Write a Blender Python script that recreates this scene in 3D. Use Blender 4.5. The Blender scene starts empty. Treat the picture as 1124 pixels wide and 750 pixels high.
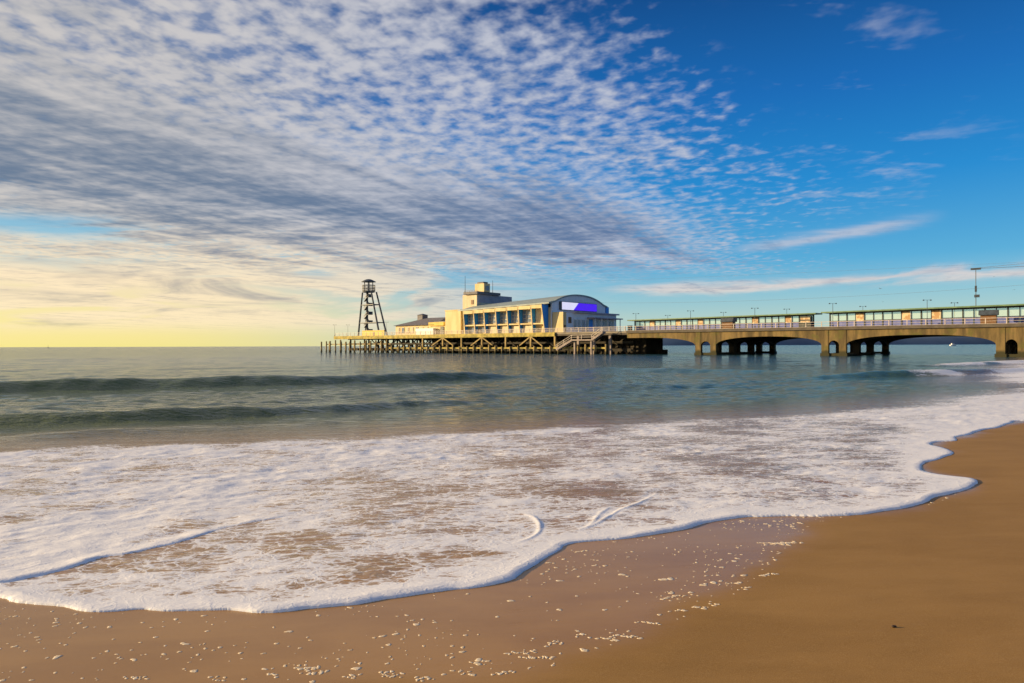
import bpy, math, random
import numpy as np
from mathutils import Matrix, Vector
random.seed(7)
rng = np.random.default_rng(7)
R = math.radians
scene = bpy.context.scene
COL = scene.collection

# ------------------------------------------------------------------ camera
H_EYE = 2.2
cam_d = bpy.data.cameras.new('camera')
cam_d.sensor_width = 36.0
cam_d.lens = 24.0
cam_d.shift_y = 0.0039
cam_d.clip_start = 0.05
cam_d.clip_end = 60000
cam = bpy.data.objects.new('camera', cam_d)
COL.objects.link(cam)
cam.matrix_world = (Matrix.Translation((0, 0, H_EYE)) @ Matrix.Rotation(R(90), 4, 'X')
                    @ Matrix.Rotation(-0.0032, 4, 'Z'))
scene.camera = cam

# ------------------------------------------------------------------ light, sky, exposure
SUN_DIR = Vector((-0.985, 0.10, 0.0)).normalized()
SUN_EL = R(12.0)
sv = Vector((SUN_DIR.x * math.cos(SUN_EL), SUN_DIR.y * math.cos(SUN_EL), math.sin(SUN_EL)))
sun_d = bpy.data.lights.new('sun', 'SUN')
sun_d.energy = 4.8
sun_d.angle = R(0.7)
sun_d.color = (1.0, 0.74, 0.40)
sun = bpy.data.objects.new('sun', sun_d)
COL.objects.link(sun)
sun.rotation_euler = (-sv).to_track_quat('-Z', 'Y').to_euler()
sun.location = (0, 0, 60)

vs = scene.view_settings
vs.view_transform = 'Standard'
vs.look = 'None'
vs.exposure = 0.70
vs.gamma = 1.0
vs.use_curve_mapping = False


class NT:
    """terse node-tree writer"""
    def __init__(self, tree):
        self.t = tree
        self.n = tree.nodes
        self.l = tree.links

    def new(self, typ, **kw):
        nd = self.n.new(typ)
        for k, v in kw.items():
            setattr(nd, k, v)
        return nd

    def put(self, sock, v):
        if hasattr(v, 'is_output'):
            self.l.new(v, sock)
        else:
            if isinstance(v, (tuple, list)) and sock.type == 'RGBA' and len(v) == 3:
                v = (*v, 1.0)
            sock.default_value = v

    def m(self, op, a, b=0.0, c=None, clamp=False):
        nd = self.new('ShaderNodeMath', operation=op, use_clamp=clamp)
        self.put(nd.inputs[0], a)
        self.put(nd.inputs[1], b)
        if c is not None:
            self.put(nd.inputs[2], c)
        return nd.outputs[0]

    def add(self, a, b): return self.m('ADD', a, b)
    def sub(self, a, b): return self.m('SUBTRACT', a, b)
    def mul(self, a, b): return self.m('MULTIPLY', a, b)
    def div(self, a, b): return self.m('DIVIDE', a, b)

    def ss(self, v, a, b, lo=0.0, hi=1.0):
        nd = self.new('ShaderNodeMapRange', interpolation_type='SMOOTHSTEP')
        self.put(nd.inputs[0], v)
        for i, x in enumerate((a, b, lo, hi)):
            self.put(nd.inputs[1 + i], x)
        return nd.outputs[0]

    def lin(self, v, a, b, lo=0.0, hi=1.0):
        nd = self.new('ShaderNodeMapRange', interpolation_type='LINEAR')
        self.put(nd.inputs[0], v)
        for i, x in enumerate((a, b, lo, hi)):
            self.put(nd.inputs[1 + i], x)
        return nd.outputs[0]

    def gauss(self, v, c, s):
        d = self.div(self.sub(v, c), s)
        return self.m('EXPONENT', self.mul(self.mul(d, d), -1.0))

    def mix(self, f, a, b, blend='MIX'):
        nd = self.new('ShaderNodeMix', data_type='RGBA', blend_type=blend)
        self.put(nd.inputs[0], f)
        self.put(nd.inputs[6], a)
        self.put(nd.inputs[7], b)
        return nd.outputs[2]

    def noise(self, vec, scale, detail=3.0, rough=0.5, dist=0.0, out=0):
        nd = self.new('ShaderNodeTexNoise')
        self.put(nd.inputs['Vector'], vec)
        nd.inputs['Scale'].default_value = scale
        nd.inputs['Detail'].default_value = detail
        nd.inputs['Roughness'].default_value = rough
        nd.inputs['Distortion'].default_value = dist
        return nd.outputs[out]

    def map(self, vec, scale=(1, 1, 1), rot=(0, 0, 0), loc=(0, 0, 0), typ='POINT'):
        nd = self.new('ShaderNodeMapping', vector_type=typ)
        self.put(nd.inputs['Vector'], vec)
        nd.inputs['Scale'].default_value = scale
        nd.inputs['Rotation'].default_value = rot
        nd.inputs['Location'].default_value = loc
        return nd.outputs[0]

    def xyz(self, x, y, z):
        nd = self.new('ShaderNodeCombineXYZ')
        for i, v in enumerate((x, y, z)):
            self.put(nd.inputs[i], v)
        return nd.outputs[0]

    def sep(self, v):
        nd = self.new('ShaderNodeSeparateXYZ')
        self.put(nd.inputs[0], v)
        return nd.outputs

    def ramp(self, f, stops):
        nd = self.new('ShaderNodeValToRGB')
        cr = nd.color_ramp
        while len(cr.elements) < len(stops):
            cr.elements.new(0.5)
        for e, (p, c) in zip(cr.elements, stops):
            e.position = p
            e.color = (*c, 1.0)
        self.put(nd.inputs[0], f)
        return nd.outputs[0]


def lin8(r, g, b):
    f = lambda c: (c / 255 / 12.92) if c <= 10 else ((c / 255 + 0.055) / 1.055) ** 2.4
    return (f(r), f(g), f(b))


def build_world():
    w = bpy.data.worlds.new('World')
    scene.world = w
    w.use_nodes = True
    t = NT(w.node_tree)
    t.n.clear()
    out = t.new('ShaderNodeOutputWorld')
    sky = t.new('ShaderNodeTexSky', sky_type='NISHITA')
    sky.sun_disc = False
    sky.sun_elevation = SUN_EL
    sky.sun_rotation = math.atan2(SUN_DIR.x, SUN_DIR.y)
    sky.altitude = 0
    sky.air_density = 1.0
    sky.dust_density = 0.6
    sky.ozone_density = 2.0
    gen = t.new('ShaderNodeTexCoord').outputs['Generated']
    x, y, z = t.sep(gen)
    deg = 180 / math.pi
    az = t.mul(t.m('ARCTAN2', x, y), deg)
    el = t.mul(t.m('ARCSINE', z), deg)
    # the clear sky: Nishita pulled towards the deep winter-morning colours over this bay
    hs = t.new('ShaderNodeHueSaturation')
    t.put(hs.inputs['Color'], sky.outputs[0])
    hs.inputs['Saturation'].default_value = 1.3
    K = 1.0 / (0.08 * 2 ** vs.exposure)
    e90 = t.m('POWER', t.m('MAXIMUM', t.div(el, 90.0), 0.0), 0.5)
    sky_stops = lambda st: [((d / 90.0) ** 0.5, lin8(*c)) for d, c in st]
    away = t.ramp(e90, sky_stops(SKY_AWAY))
    toward = t.ramp(e90, sky_stops(SKY_TOWARD))
    target = t.mix(t.ss(az, SKY_AZ[0], SKY_AZ[1]), away, toward)
    target = t.mix(1.0, target, (K, K, K), 'MULTIPLY')
    clear = t.mix(0.82, hs.outputs[0], target)
    bg_sky = t.new('ShaderNodeBackground')
    t.put(bg_sky.inputs[0], clear)
    bg_sky.inputs[1].default_value = 0.08
    # the cloud sheet, in coordinates of a flat layer overhead
    zz = t.add(t.m('MAXIMUM', z, 0.0), 0.035)
    P = t.xyz(t.div(x, zz), t.div(y, zz), 0.0)
    n_big = t.noise(t.map(P, (2.6, 1.2, 1), (0, 0, R(62)), typ='TEXTURE'), 1.0, 4, 0.55)
    n_mid = t.noise(t.map(P, (0.8, 1.5, 1), (0, 0, R(14))), 2.6, 4, 0.55, 0.4)
    n_cell = t.noise(t.map(P, (1.0, 0.85, 1), (0, 0, R(25))), 13.0, 3, 0.5, 0.12)
    n_rip = t.noise(t.map(P, (2.6, 0.5, 1), (0, 0, R(62)), typ='TEXTURE'), 1.5, 5, 0.58, 0.5)
    n_fine = t.noise(t.map(P, (1.0, 3.6, 1)), 3.0, 4, 0.6, 0.4)
    n_str = t.noise(t.xyz(t.mul(az, 0.045), t.mul(el, 0.30), 0.0), 1.7, 5, 0.55, 0.9)
    edge = t.add(13.0, t.mul(t.sub(27.0, el), 0.52))
    inside = t.ss(t.add(t.sub(edge, az), t.mul(t.sub(n_big, 0.5), 26.0)), -9.0, 24.0)
    low = t.ss(t.add(el, t.mul(t.sub(n_str, 0.5), 4.0)), 4.0, 7.2)
    bc = t.sub(t.add(10.4, t.mul(az, -0.075)), t.mul(t.m('MAXIMUM', az, 0.0), 0.06))
    bw = t.add(4.2, t.mul(az, -0.06))
    band = t.mul(t.gauss(t.add(el, t.mul(t.sub(n_mid, 0.5), 7.0)), bc, bw), t.ss(t.add(az, t.mul(t.sub(n_big, 0.5), 14.0)), 24, 6))
    cells = t.add(t.mul(t.sub(n_cell, 0.5), 1.6), t.mul(t.sub(n_mid, 0.5), 0.75))
    cells = t.mul(cells, t.sub(1.0, t.mul(band, 0.6)))
    cov = t.add(t.add(t.mul(inside, 0.50), t.mul(t.ss(az, 5, -35), 0.12)), t.mul(band, 0.40))
    dens = t.mul(t.add(t.add(cov, cells), t.mul(t.sub(n_big, 0.5), 0.55)), low)
    a_main = t.mul(t.mul(t.ss(dens, 0.04, 0.86), t.ss(inside, 0.0, 0.2)), 0.96)
    a_main = t.m('MAXIMUM', a_main, t.mul(t.mul(t.ss(inside, 0.2, 1.0), low), t.mul(t.ss(az, -2, -34), 0.38)))
    # loose tufts on the clear side
    tuft = t.add(t.add(t.mul(t.sub(n_mid, 0.5), 1.0), t.mul(t.sub(n_cell, 0.5), 0.35)), t.mul(t.sub(n_big, 0.5), 0.6))
    a_tuft = t.mul(t.mul(t.ss(tuft, 0.08, 0.34), t.ss(el, 7, 11)), 0.5)
    a_tuft = t.mul(a_tuft, t.ss(az, 40, 24))
    # thin streaks over the horizon
    s1 = t.gauss(t.add(el, t.mul(t.sub(n_str, 0.5), 2.4)), t.add(4.3, t.mul(az, 0.02)), t.add(0.12, t.mul(n_rip, 0.5)))
    s1 = t.mul(s1, t.mul(t.ss(az, 5, 13), 0.85))
    s2 = t.gauss(t.add(el, t.mul(t.sub(n_mid, 0.5), 1.0)), t.add(5.6, t.mul(az, 0.105)), 0.36)
    s2 = t.mul(s2, t.mul(t.mul(t.ss(az, 16, 22), t.ss(az, 33, 28)), 0.75))
    a_low = t.mul(t.mul(t.ss(n_str, 0.36, 0.52), t.ss(az, 12, -10)), t.mul(t.ss(el, 0.6, 2.2), t.ss(el, 10, 6.5)))
    a = t.m('MAXIMUM', t.m('MAXIMUM', a_main, a_tuft), t.m('MAXIMUM', t.m('MAXIMUM', s1, s2), t.mul(a_low, 0.8)))
    hole = t.mul(t.gauss(t.add(el, t.mul(t.sub(n_str, 0.5), 2.4)), 8.3, 0.75), t.ss(t.add(az, t.mul(t.sub(n_mid, 0.5), 14.0)), -27, -34))
    a = t.mul(a, t.sub(1.0, t.mul(hole, 0.9)))
    thick = t.ss(t.add(t.add(t.mul(band, 0.62), t.add(t.mul(t.sub(n_rip, 0.5), 1.5), t.mul(t.sub(n_fine, 0.5), 0.55))), t.add(t.mul(t.sub(n_cell, 0.5), -0.55), t.mul(t.sub(n_mid, 0.5), 0.6))), -0.06, 0.92)
    warm = t.mul(t.ss(el, 11, 5), t.ss(az, 14, -24))
    c_light = t.mix(t.ss(az, 10, -40), lin8(190, 195, 210), lin8(206, 201, 197))
    c_light = t.mix(warm, c_light, lin8(255, 233, 196))
    c_light = t.mix(t.mul(t.ss(el, 7, 3), t.ss(az, 0, 10)), c_light, lin8(240, 222, 205))
    c_dark = t.mix(t.ss(az, -30, 20), lin8(108, 125, 148), lin8(88, 114, 156))
    c_dark = t.mix(t.mul(warm, 0.45), c_dark, lin8(172, 162, 160))
    strip = t.mul(t.ss(t.noise(t.xyz(t.mul(az, 0.045), t.mul(el, 0.33), 4.0), 1.9, 5, 0.58, 0.9), 0.48, 0.70), t.ss(el, 10, 6))
    thick = t.m('MAXIMUM', thick, t.mul(strip, 0.8))
    ccol = t.mix(thick, c_light, c_dark)
    bg_c = t.new('ShaderNodeBackground')
    t.put(bg_c.inputs[0], ccol)
    bg_c.inputs[1].default_value = CLOUD_GAIN
    mx = t.new('ShaderNodeMixShader')
    t.put(mx.inputs[0], a)
    t.l.new(bg_sky.outputs[0], mx.inputs[1])
    t.l.new(bg_c.outputs[0], mx.inputs[2])
    t.l.new(mx.outputs[0], out.inputs[0])


SKY_AWAY = [(0, (205, 215, 198)), (2.2, (178, 212, 212)), (4.0, (140, 198, 220)), (6.5, (75, 172, 222)), (12.5, (0, 138, 214)), (19, (0, 105, 188)), (27, (0, 68, 138)), (90, (5, 45, 100))]
SKY_TOWARD = [(0, (255, 243, 150)), (2.2, (255, 236, 166)), (5, (255, 228, 186)), (7.5, (130, 198, 226)), (12, (40, 125, 190)), (20, (10, 90, 160)), (90, (5, 50, 105))]
SKY_AZ = (2.0, -30.0)
CLOUD_GAIN = 1.02 * 2 ** -vs.exposure
build_world()

# ------------------------------------------------------------------ helpers
def tag(o, label=None, cat=None, group=None, kind=None):
    if label: o['label'] = label
    if cat: o['category'] = cat
    if group: o['group'] = group
    if kind: o['kind'] = kind
    return o


class MB:
    """collects solids and links them as one mesh object"""
    def __init__(self):
        self.v = []
        self.f = []

    def poly(self, vs, fs):
        b = len(self.v)
        self.v += [tuple(p) for p in vs]
        self.f += [tuple(i + b for i in f) for f in fs]
        return self

    def box(self, x0, x1, y0, y1, z0, z1):
        return self.poly([(x0, y0, z0), (x1, y0, z0), (x1, y1, z0), (x0, y1, z0),
                          (x0, y0, z1), (x1, y0, z1), (x1, y1, z1), (x0, y1, z1)],
                         [(3, 2, 1, 0), (4, 5, 6, 7), (0, 1, 5, 4), (1, 2, 6, 5), (2, 3, 7, 6), (3, 0, 4, 7)])

    def hexa(self, lo, hi):
        return self.poly(list(lo) + list(hi),
                         [(3, 2, 1, 0), (4, 5, 6, 7), (0, 1, 5, 4), (1, 2, 6, 5), (2, 3, 7, 6), (3, 0, 4, 7)])

    def bar(self, p, q, w, h):
        p = Vector(p); q = Vector(q)
        d = (q - p).normalized()
        up = Vector((0, 0, 1)) if abs(d.z) < 0.9 else Vector((0, 1, 0))
        s = d.cross(up).normalized(); u = s.cross(d).normalized()
        c = [(-w / 2, -h / 2), (w / 2, -h / 2), (w / 2, h / 2), (-w / 2, h / 2)]
        return self.hexa([p + s * a + u * b for a, b in c], [q + s * a + u * b for a, b in c])

    def tube(self, p, q, r, r2=None, n=8):
        p = Vector(p); q = Vector(q)
        r2 = r if r2 is None else r2
        d = (q - p).normalized()
        up = Vector((0, 0, 1)) if abs(d.z) < 0.9 else Vector((1, 0, 0))
        s = d.cross(up).normalized(); u = s.cross(d).normalized()
        vs = []
        for c, rr in ((p, r), (q, r2)):
            for i in range(n):
                a = 2 * math.pi * i / n
                vs.append(c + s * (rr * math.cos(a)) + u * (rr * math.sin(a)))
        fs = [(i, (i + 1) % n, n + (i + 1) % n, n + i) for i in range(n)]
        fs += [tuple(range(n - 1, -1, -1)), tuple(range(n, 2 * n))]
        return self.poly(vs, fs)

    def path(self, pts, r, n=5):
        for a, b in zip(pts[:-1], pts[1:]):
            self.tube(a, b, r, n=n)
        return self

    def prism_x(self, yz, x0, x1):
        n = len(yz)
        vs = [(x0, a, b) for a, b in yz] + [(x1, a, b) for a, b in yz]
        fs = [(i, (i + 1) % n, n + (i + 1) % n, n + i) for i in range(n)]
        fs += [tuple(range(n - 1, -1, -1)), tuple(range(n, 2 * n))]
        return self.poly(vs, fs)

    def prism_y(self, xz, y0, y1):
        n = len(xz)
        vs = [(a, y0, b) for a, b in xz] + [(a, y1, b) for a, b in xz]
        fs = [(i, (i + 1) % n, n + (i + 1) % n, n + i) for i in range(n)]
        fs += [tuple(range(n - 1, -1, -1)), tuple(range(n, 2 * n))]
        return self.poly(vs, fs)

    def lathe(self, prof, n=12, c=(0, 0)):
        vs, fs = [], []
        for r, z in prof:
            for i in range(n):
                a = 2 * math.pi * i / n
                vs.append((c[0] + r * math.cos(a), c[1] + r * math.sin(a), z))
        m = len(prof)
        for j in range(m - 1):
            for i in range(n):
                fs.append((j * n + i, j * n + (i + 1) % n, (j + 1) * n + (i + 1) % n, (j + 1) * n + i))
        fs.append(tuple(range(n - 1, -1, -1)))
        fs.append(tuple(range((m - 1) * n, m * n)))
        return self.poly(vs, fs)

    def strip(self, ts, soff, ztop, w0, w1, axis='x'):
        """solid between a soffit curve and a flat top, along x (or y)"""
        vs, fs = [], []
        for t_ in ts:
            s_ = soff(t_)
            for w, z in ((w0, s_), (w1, s_), (w1, ztop), (w0, ztop)):
                vs.append((t_, w, z) if axis == 'x' else (w, t_, z))
        n = len(ts)
        for i in range(n - 1):
            a, b = i * 4, i * 4 + 4
            for j in range(4):
                fs.append((a + j, a + (j + 1) % 4, b + (j + 1) % 4, b + j))
        fs.append((3, 2, 1, 0))
        e = (n - 1) * 4
        fs.append((e, e + 1, e + 2, e + 3))
        return self.poly(vs, fs)

    def build(self, name, material, parent=None, smooth=False):
        me = bpy.data.meshes.new(name)
        me.from_pydata(self.v, [], self.f)
        me.update()
        import bmesh
        bm = bmesh.new(); bm.from_mesh(me)
        bmesh.ops.recalc_face_normals(bm, faces=bm.faces)
        bm.to_mesh(me); bm.free()
        if smooth:
            for p in me.polygons: p.use_smooth = True
        me.materials.append(material)
        o = bpy.data.objects.new(name, me)
        COL.objects.link(o)
        if parent: o.parent = parent
        return o


def copy_tree(o, parent=None):
    c = o.copy(); COL.objects.link(c)
    if parent: c.parent = parent
    for ch in list(o.children):
        copy_tree(ch, c)
    return c


def plain(name, c1, c2=None, rough=0.7, scale=1.0, stretch=(1, 1, 1), bump=0.0, metal=0.0, spec=0.4, lo=0.35, hi=0.65, c3=None, tide=None):
    """paint or stone with uneven colour, wear and a little relief"""
    mt = bpy.data.materials.new(name)
    mt.use_nodes = True
    t = NT(mt.node_tree)
    b = t.n['Principled BSDF']
    tc = t.new('ShaderNodeTexCoord').outputs['Object']
    nz = t.noise(t.map(tc, stretch), scale, 5, 0.6)
    if c2 is None:
        c2 = tuple(c * 0.72 for c in c1)
    col = t.mix(t.ss(nz, lo, hi), c1, c2)
    if c3:
        n3 = t.noise(t.map(tc, (1, 1, 1), loc=(7, 3, 1)), scale * 0.6, 4, 0.6)
        col = t.mix(t.mul(t.ss(n3, 0.5, 0.68), 0.8), col, c3)
    if tide:   # weed and wet stain up to the high-water mark
        zc_ = t.sep(tc)[2]
        col = t.mix(t.ss(t.add(zc_, t.mul(t.sub(nz, 0.5), 1.2)), tide + 0.3, tide - 0.3), col, (0.045, 0.042, 0.018))
    t.put(b.inputs['Base Color'], col)
    b.inputs['Roughness'].default_value = rough
    b.inputs['Metallic'].default_value = metal
    b.inputs['Specular IOR Level'].default_value = spec
    if bump:
        bp = t.new('ShaderNodeBump')
        bp.inputs['Strength'].default_value = bump
        bp.inputs['Distance'].default_value = 0.05
        t.put(bp.inputs['Height'], t.noise(tc, scale * 6, 4, 0.6))
        t.l.new(bp.outputs[0], b.inputs['Normal'])
    return mt


def emissive(name, c, e):  # paint with a mild emission added to brighten the sign boards
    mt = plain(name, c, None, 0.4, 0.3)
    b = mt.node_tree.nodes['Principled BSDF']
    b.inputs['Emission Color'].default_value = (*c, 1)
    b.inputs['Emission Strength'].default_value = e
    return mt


def glassy(name, tintc, fac, rough=0.05):
    mt = bpy.data.materials.new(name)
    mt.use_nodes = True
    t = NT(mt.node_tree)
    b = t.n['Principled BSDF']
    b.inputs['Base Color'].default_value = (*tintc, 1)
    b.inputs['Roughness'].default_value = rough
    tr = t.new('ShaderNodeBsdfTransparent')
    tr.inputs[0].default_value = (0.93, 0.99, 0.96, 1)
    mx = t.new('ShaderNodeMixShader')
    mx.inputs[0].default_value = fac
    t.l.new(tr.outputs[0], mx.inputs[1])
    t.l.new(b.outputs[0], mx.inputs[2])
    t.l.new(mx.outputs[0], t.n['Material Output'].inputs[0])
    return mt


M = dict(
    cream=plain('cream_render', (0.76, 0.62, 0.34), (0.64, 0.50, 0.25), 0.8, 0.6, (1, 1, 0.3), 0.1),
    pale=plain('pale_render', (0.72, 0.62, 0.44), (0.6, 0.5, 0.34), 0.8, 0.7, (1, 1, 0.3), 0.1),
    grey=plain('grey_cladding', (0.82, 0.83, 0.88), (0.74, 0.75, 0.80), 0.6, 0.8, (1, 1, 0.4)),
    lilac=plain('lilac_grey_render', (0.44, 0.40, 0.45), (0.36, 0.33, 0.38), 0.8, 0.7),
    blue=plain('blue_paint', (0.03, 0.30, 0.85), (0.03, 0.26, 0.74), 0.5, 1.0),
    roof=plain('weathered_copper_sheet', (0.30, 0.36, 0.36), (0.23, 0.28, 0.29), 0.55, 0.7, (1, 4, 1)),
    slate=plain('slate_roof', (0.20, 0.19, 0.20), (0.13, 0.12, 0.13), 0.7, 1.5),
    green=plain('green_roof_paint', (0.14, 0.23, 0.13), (0.09, 0.16, 0.09), 0.5, 1.0),
    darksteel=plain('dark_painted_steel', (0.06, 0.08, 0.11), (0.035, 0.045, 0.06), 0.5, 2.0),
    post=plain('dark_post_paint', (0.05, 0.06, 0.055), (0.03, 0.035, 0.03), 0.5, 2.0),
    timber=plain('weathered_timber', (0.42, 0.31, 0.13), (0.26, 0.19, 0.08), 0.85, 1.5, (1, 1, 0.25), 0.3, tide=0.8),
    piledark=plain('shaded_timber', (0.045, 0.035, 0.02), (0.022, 0.018, 0.012), 0.8, 1.5, (1, 1, 0.3), 0.3),  # shade below the pier head put into a near-black timber colour
    fascia=plain('mossy_yellow_beam', (0.52, 0.41, 0.10), (0.26, 0.22, 0.06), 0.8, 0.8, (1, 1, 1), 0.2),
    concrete=plain('stained_ochre_concrete', (0.24, 0.165, 0.065), (0.10, 0.072, 0.032), 0.9, 0.9, (1.0, 1.0, 0.15), 0.3, c3=(0.12, 0.11, 0.03), tide=1.0),
    soffit=plain('shaded_concrete', (0.05, 0.042, 0.03), (0.03, 0.026, 0.02), 0.9, 0.6, (1, 1, 1), 0.2),  # darker copy of the concrete, under-deck shade put into its colour
    deck=plain('grey_deck_boards', (0.30, 0.26, 0.20), (0.22, 0.19, 0.15), 0.8, 0.6, (1, 8, 1)),
    kerb=plain('dark_kerb', (0.13, 0.11, 0.085), (0.09, 0.075, 0.06), 0.8, 0.8),
    rail=plain('pale_pink_white_rail_paint', (0.66, 0.58, 0.52), (0.5, 0.42, 0.36), 0.5, 2.0),
    bluepanel=plain('blue_windbreak_panel', (0.13, 0.16, 0.42), (0.09, 0.11, 0.30), 0.4, 1.2),
    poster=plain('brown_poster_board', (0.42, 0.26, 0.13), (0.62, 0.50, 0.32), 0.6, 1.6, lo=0.45, hi=0.55),
    brown=plain('brown_board', (0.22, 0.11, 0.045), (0.15, 0.08, 0.035), 0.6, 1.5),
    window=plain('dark_window_glass', (0.17, 0.23, 0.33), (0.11, 0.16, 0.25), 0.15, 0.6, spec=0.6),
    frame=plain('pale_window_frame', (0.58, 0.52, 0.42), (0.5, 0.44, 0.35), 0.6, 1.0),
    white=plain('white_paint', (0.78, 0.77, 0.78), (0.7, 0.69, 0.7), 0.5, 1.0),
    signblue=emissive('emissive_blue_sign', (0.06, 0.004, 0.70), 0.6),
    signwhite=emissive('emissive_white_sign', (0.76, 0.72, 0.88), 0.5),
    yellow=plain('yellow_wall_paint', (0.72, 0.55, 0.12), (0.62, 0.46, 0.10), 0.7, 0.8),
    stairs=plain('grey_stair_concrete', (0.36, 0.30, 0.27), (0.26, 0.21, 0.19), 0.8, 1.0),
    pane=glassy('pale_green_glass', (0.72, 0.82, 0.74), 0.25),
    gull=plain('gull_feathers', (0.20, 0.22, 0.25), (0.13, 0.14, 0.16), 0.8, 8.0),
    pebble=plain('dark_stone', (0.06, 0.035, 0.02), (0.03, 0.02, 0.012), 0.6, 30.0),
    hill=plain('hazy_wooded_land', (0.05, 0.10, 0.19), (0.035, 0.075, 0.15), 1.0, 0.004),  # blue of distance haze put into the woods' colour
)

# ------------------------------------------------------------------ survey of the place
# pier axes: EX shoreward along the pier, EV across it (away from the beach viewer)
EX = np.array([0.766, -0.643]); EV = np.array([0.643, 0.766])
PIER_ROT = math.atan2(EX[1], EX[0])
HOR, ROLL, FPX = 379.4, 0.0032, 749.0


def ray(px, py):
    return (px - 562) / FPX, (HOR - ROLL * (px - 562) - py) / FPX


_k, _e = ray(605, 389)
_D = 1647.8 / (0.01028 * (605 + 330))
O = np.array([_k * _D, _D])
C0 = float(O @ EV)


def on_side(px, s):
    """distance along the pier of a sight line meeting the vertical plane s metres in"""
    k, _ = ray(px, 0)
    Y = (C0 + s) / (EV[0] * k + EV[1])
    return float((np.array([k * Y, Y]) - O) @ EX)


def on_cross(px, x):
    """distance across the pier of a sight line meeting the cross plane at x"""
    k, _ = ray(px, 0)
    P = O + EX * x
    return float((k * P[1] - P[0]) / (EV[0] - k * EV[1]))


def height(px, py, s):
    k, e = ray(px, py)
    Y = (C0 + s) / (EV[0] * k + EV[1])
    return H_EYE + e * Y


def W(x, s, z=0.0):
    p = O + EX * x + EV * s
    return Vector((p[0], p[1], z))


SL = 0.03      # beach slope
Q0 = 9.0       # still-water line, metres seaward of the viewer
def sand_z(q):
    z = SL * (Q0 - q)
    z = np.where(z < 0, -2.6 * (1 - np.exp(z / 2.6)), z)
    return np.where(q < -40, SL * (Q0 + 40) + (-(q + 40)) * 0.01, z)


def ground(px, py, z0=None):
    k, e = ray(px, py)
    if z0 is None:
        c = EX @ np.array([k, 1.0])          # = -dq/dY
        t = (H_EYE - SL * Q0) / (-e + SL * c)
        q = -c * t
        if q > Q0 + 1e-6:
            t = H_EYE / (-e)
    else:
        t = (H_EYE - z0) / (-e)
    return np.array([k * t, t])


def to_lq(P):
    P = np.asarray(P)
    return P @ EV, -(P @ EX)


# smooth value noise ------------------------------------------------
def vnoise(x, y, seed=0):
    xi = np.floor(x).astype(np.int64); yi = np.floor(y).astype(np.int64)
    fx = x - xi; fy = y - yi
    fx = fx * fx * fx * (fx * (fx * 6 - 15) + 10); fy = fy * fy * fy * (fy * (fy * 6 - 15) + 10)
    def h(a, b):
        n = (a * 374761393 + b * 668265263 + seed * 974711) & 0x7fffffff
        n = ((n ^ (n >> 13)) * 1274126177) & 0x7fffffff
        return ((n ^ (n >> 16)) & 0xffff) / 65535.0
    return ((h(xi, yi) * (1 - fx) + h(xi + 1, yi) * fx) * (1 - fy)
            + (h(xi, yi + 1) * (1 - fx) + h(xi + 1, yi + 1) * fx) * fy)


def fbm(x, y, oct_=4, seed=0):
    s = 0; a = 0.5
    for i in range(oct_):
        s = s + a * vnoise(x * 2 ** i, y * 2 ** i, seed + i * 17)
        a *= 0.5
    return s / (1 - 0.5 ** oct_)


def sstep(v, a, b):
    t = np.clip((v - a) / (b - a), 0, 1)
    return t * t * (3 - 2 * t)


def curve_pts(pts, step):
    """Catmull-Rom through plan points"""
    p = np.asarray(pts, float)
    p = np.vstack([2 * p[0] - p[1], p, 2 * p[-1] - p[-2]])
    out = []
    for i in range(1, len(p) - 2):
        n = max(2, int(np.hypot(*(p[i + 1] - p[i])) / step))
        n = min(n, 12)
        t = np.linspace(0, 1, n, endpoint=False)[:, None]
        a, b, c, d = p[i - 1], p[i], p[i + 1], p[i + 2]
        out.append(0.5 * ((2 * b) + (c - a) * t + (2 * a - 5 * b + 4 * c - d) * t ** 2 + (3 * b - a - 3 * c + d) * t ** 3))
    out.append(p[-2][None])
    return np.vstack(out)


def dist_poly(P, poly, near=None):
    """distance, side (+ = left of travel) and parameter (segment index) to an open polyline"""
    best = np.full(len(P), 1e9); side = np.ones(len(P)); par = np.zeros(len(P)); perp = np.zeros(len(P))
    for i in range(len(poly) - 1):
        a = poly[i]; d = poly[i + 1] - a
        L2 = d @ d
        if L2 < 1e-12: continue
        r0 = P[:, 0] - a[0]; r1 = P[:, 1] - a[1]
        t = np.clip((r0 * d[0] + r1 * d[1]) / L2, 0, 1)
        D = np.hypot(r0 - t * d[0], r1 - t * d[1])
        cr = (d[0] * r1 - d[1] * r0) / math.sqrt(L2)
        m = (D < best - 1e-7) | ((D < best + 1e-7) & (np.abs(cr) > np.abs(perp)))
        best[m] = D[m]; perp[m] = cr[m]; par[m] = i + t[m]
    return best, np.where(perp >= 0, 1.0, -1.0), par


def inside_poly(P, poly):
    x, y = P[:, 0], P[:, 1]
    c = np.zeros(len(P), bool)
    n = len(poly)
    for i in range(n):
        a = poly[i]; b = poly[(i + 1) % n]
        m = (a[1] > y) != (b[1] > y)
        xx = a[0] + (y - a[1]) / (b[1] - a[1] + 1e-12) * (b[0] - a[0])
        c ^= m & (x < xx)
    return c


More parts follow.
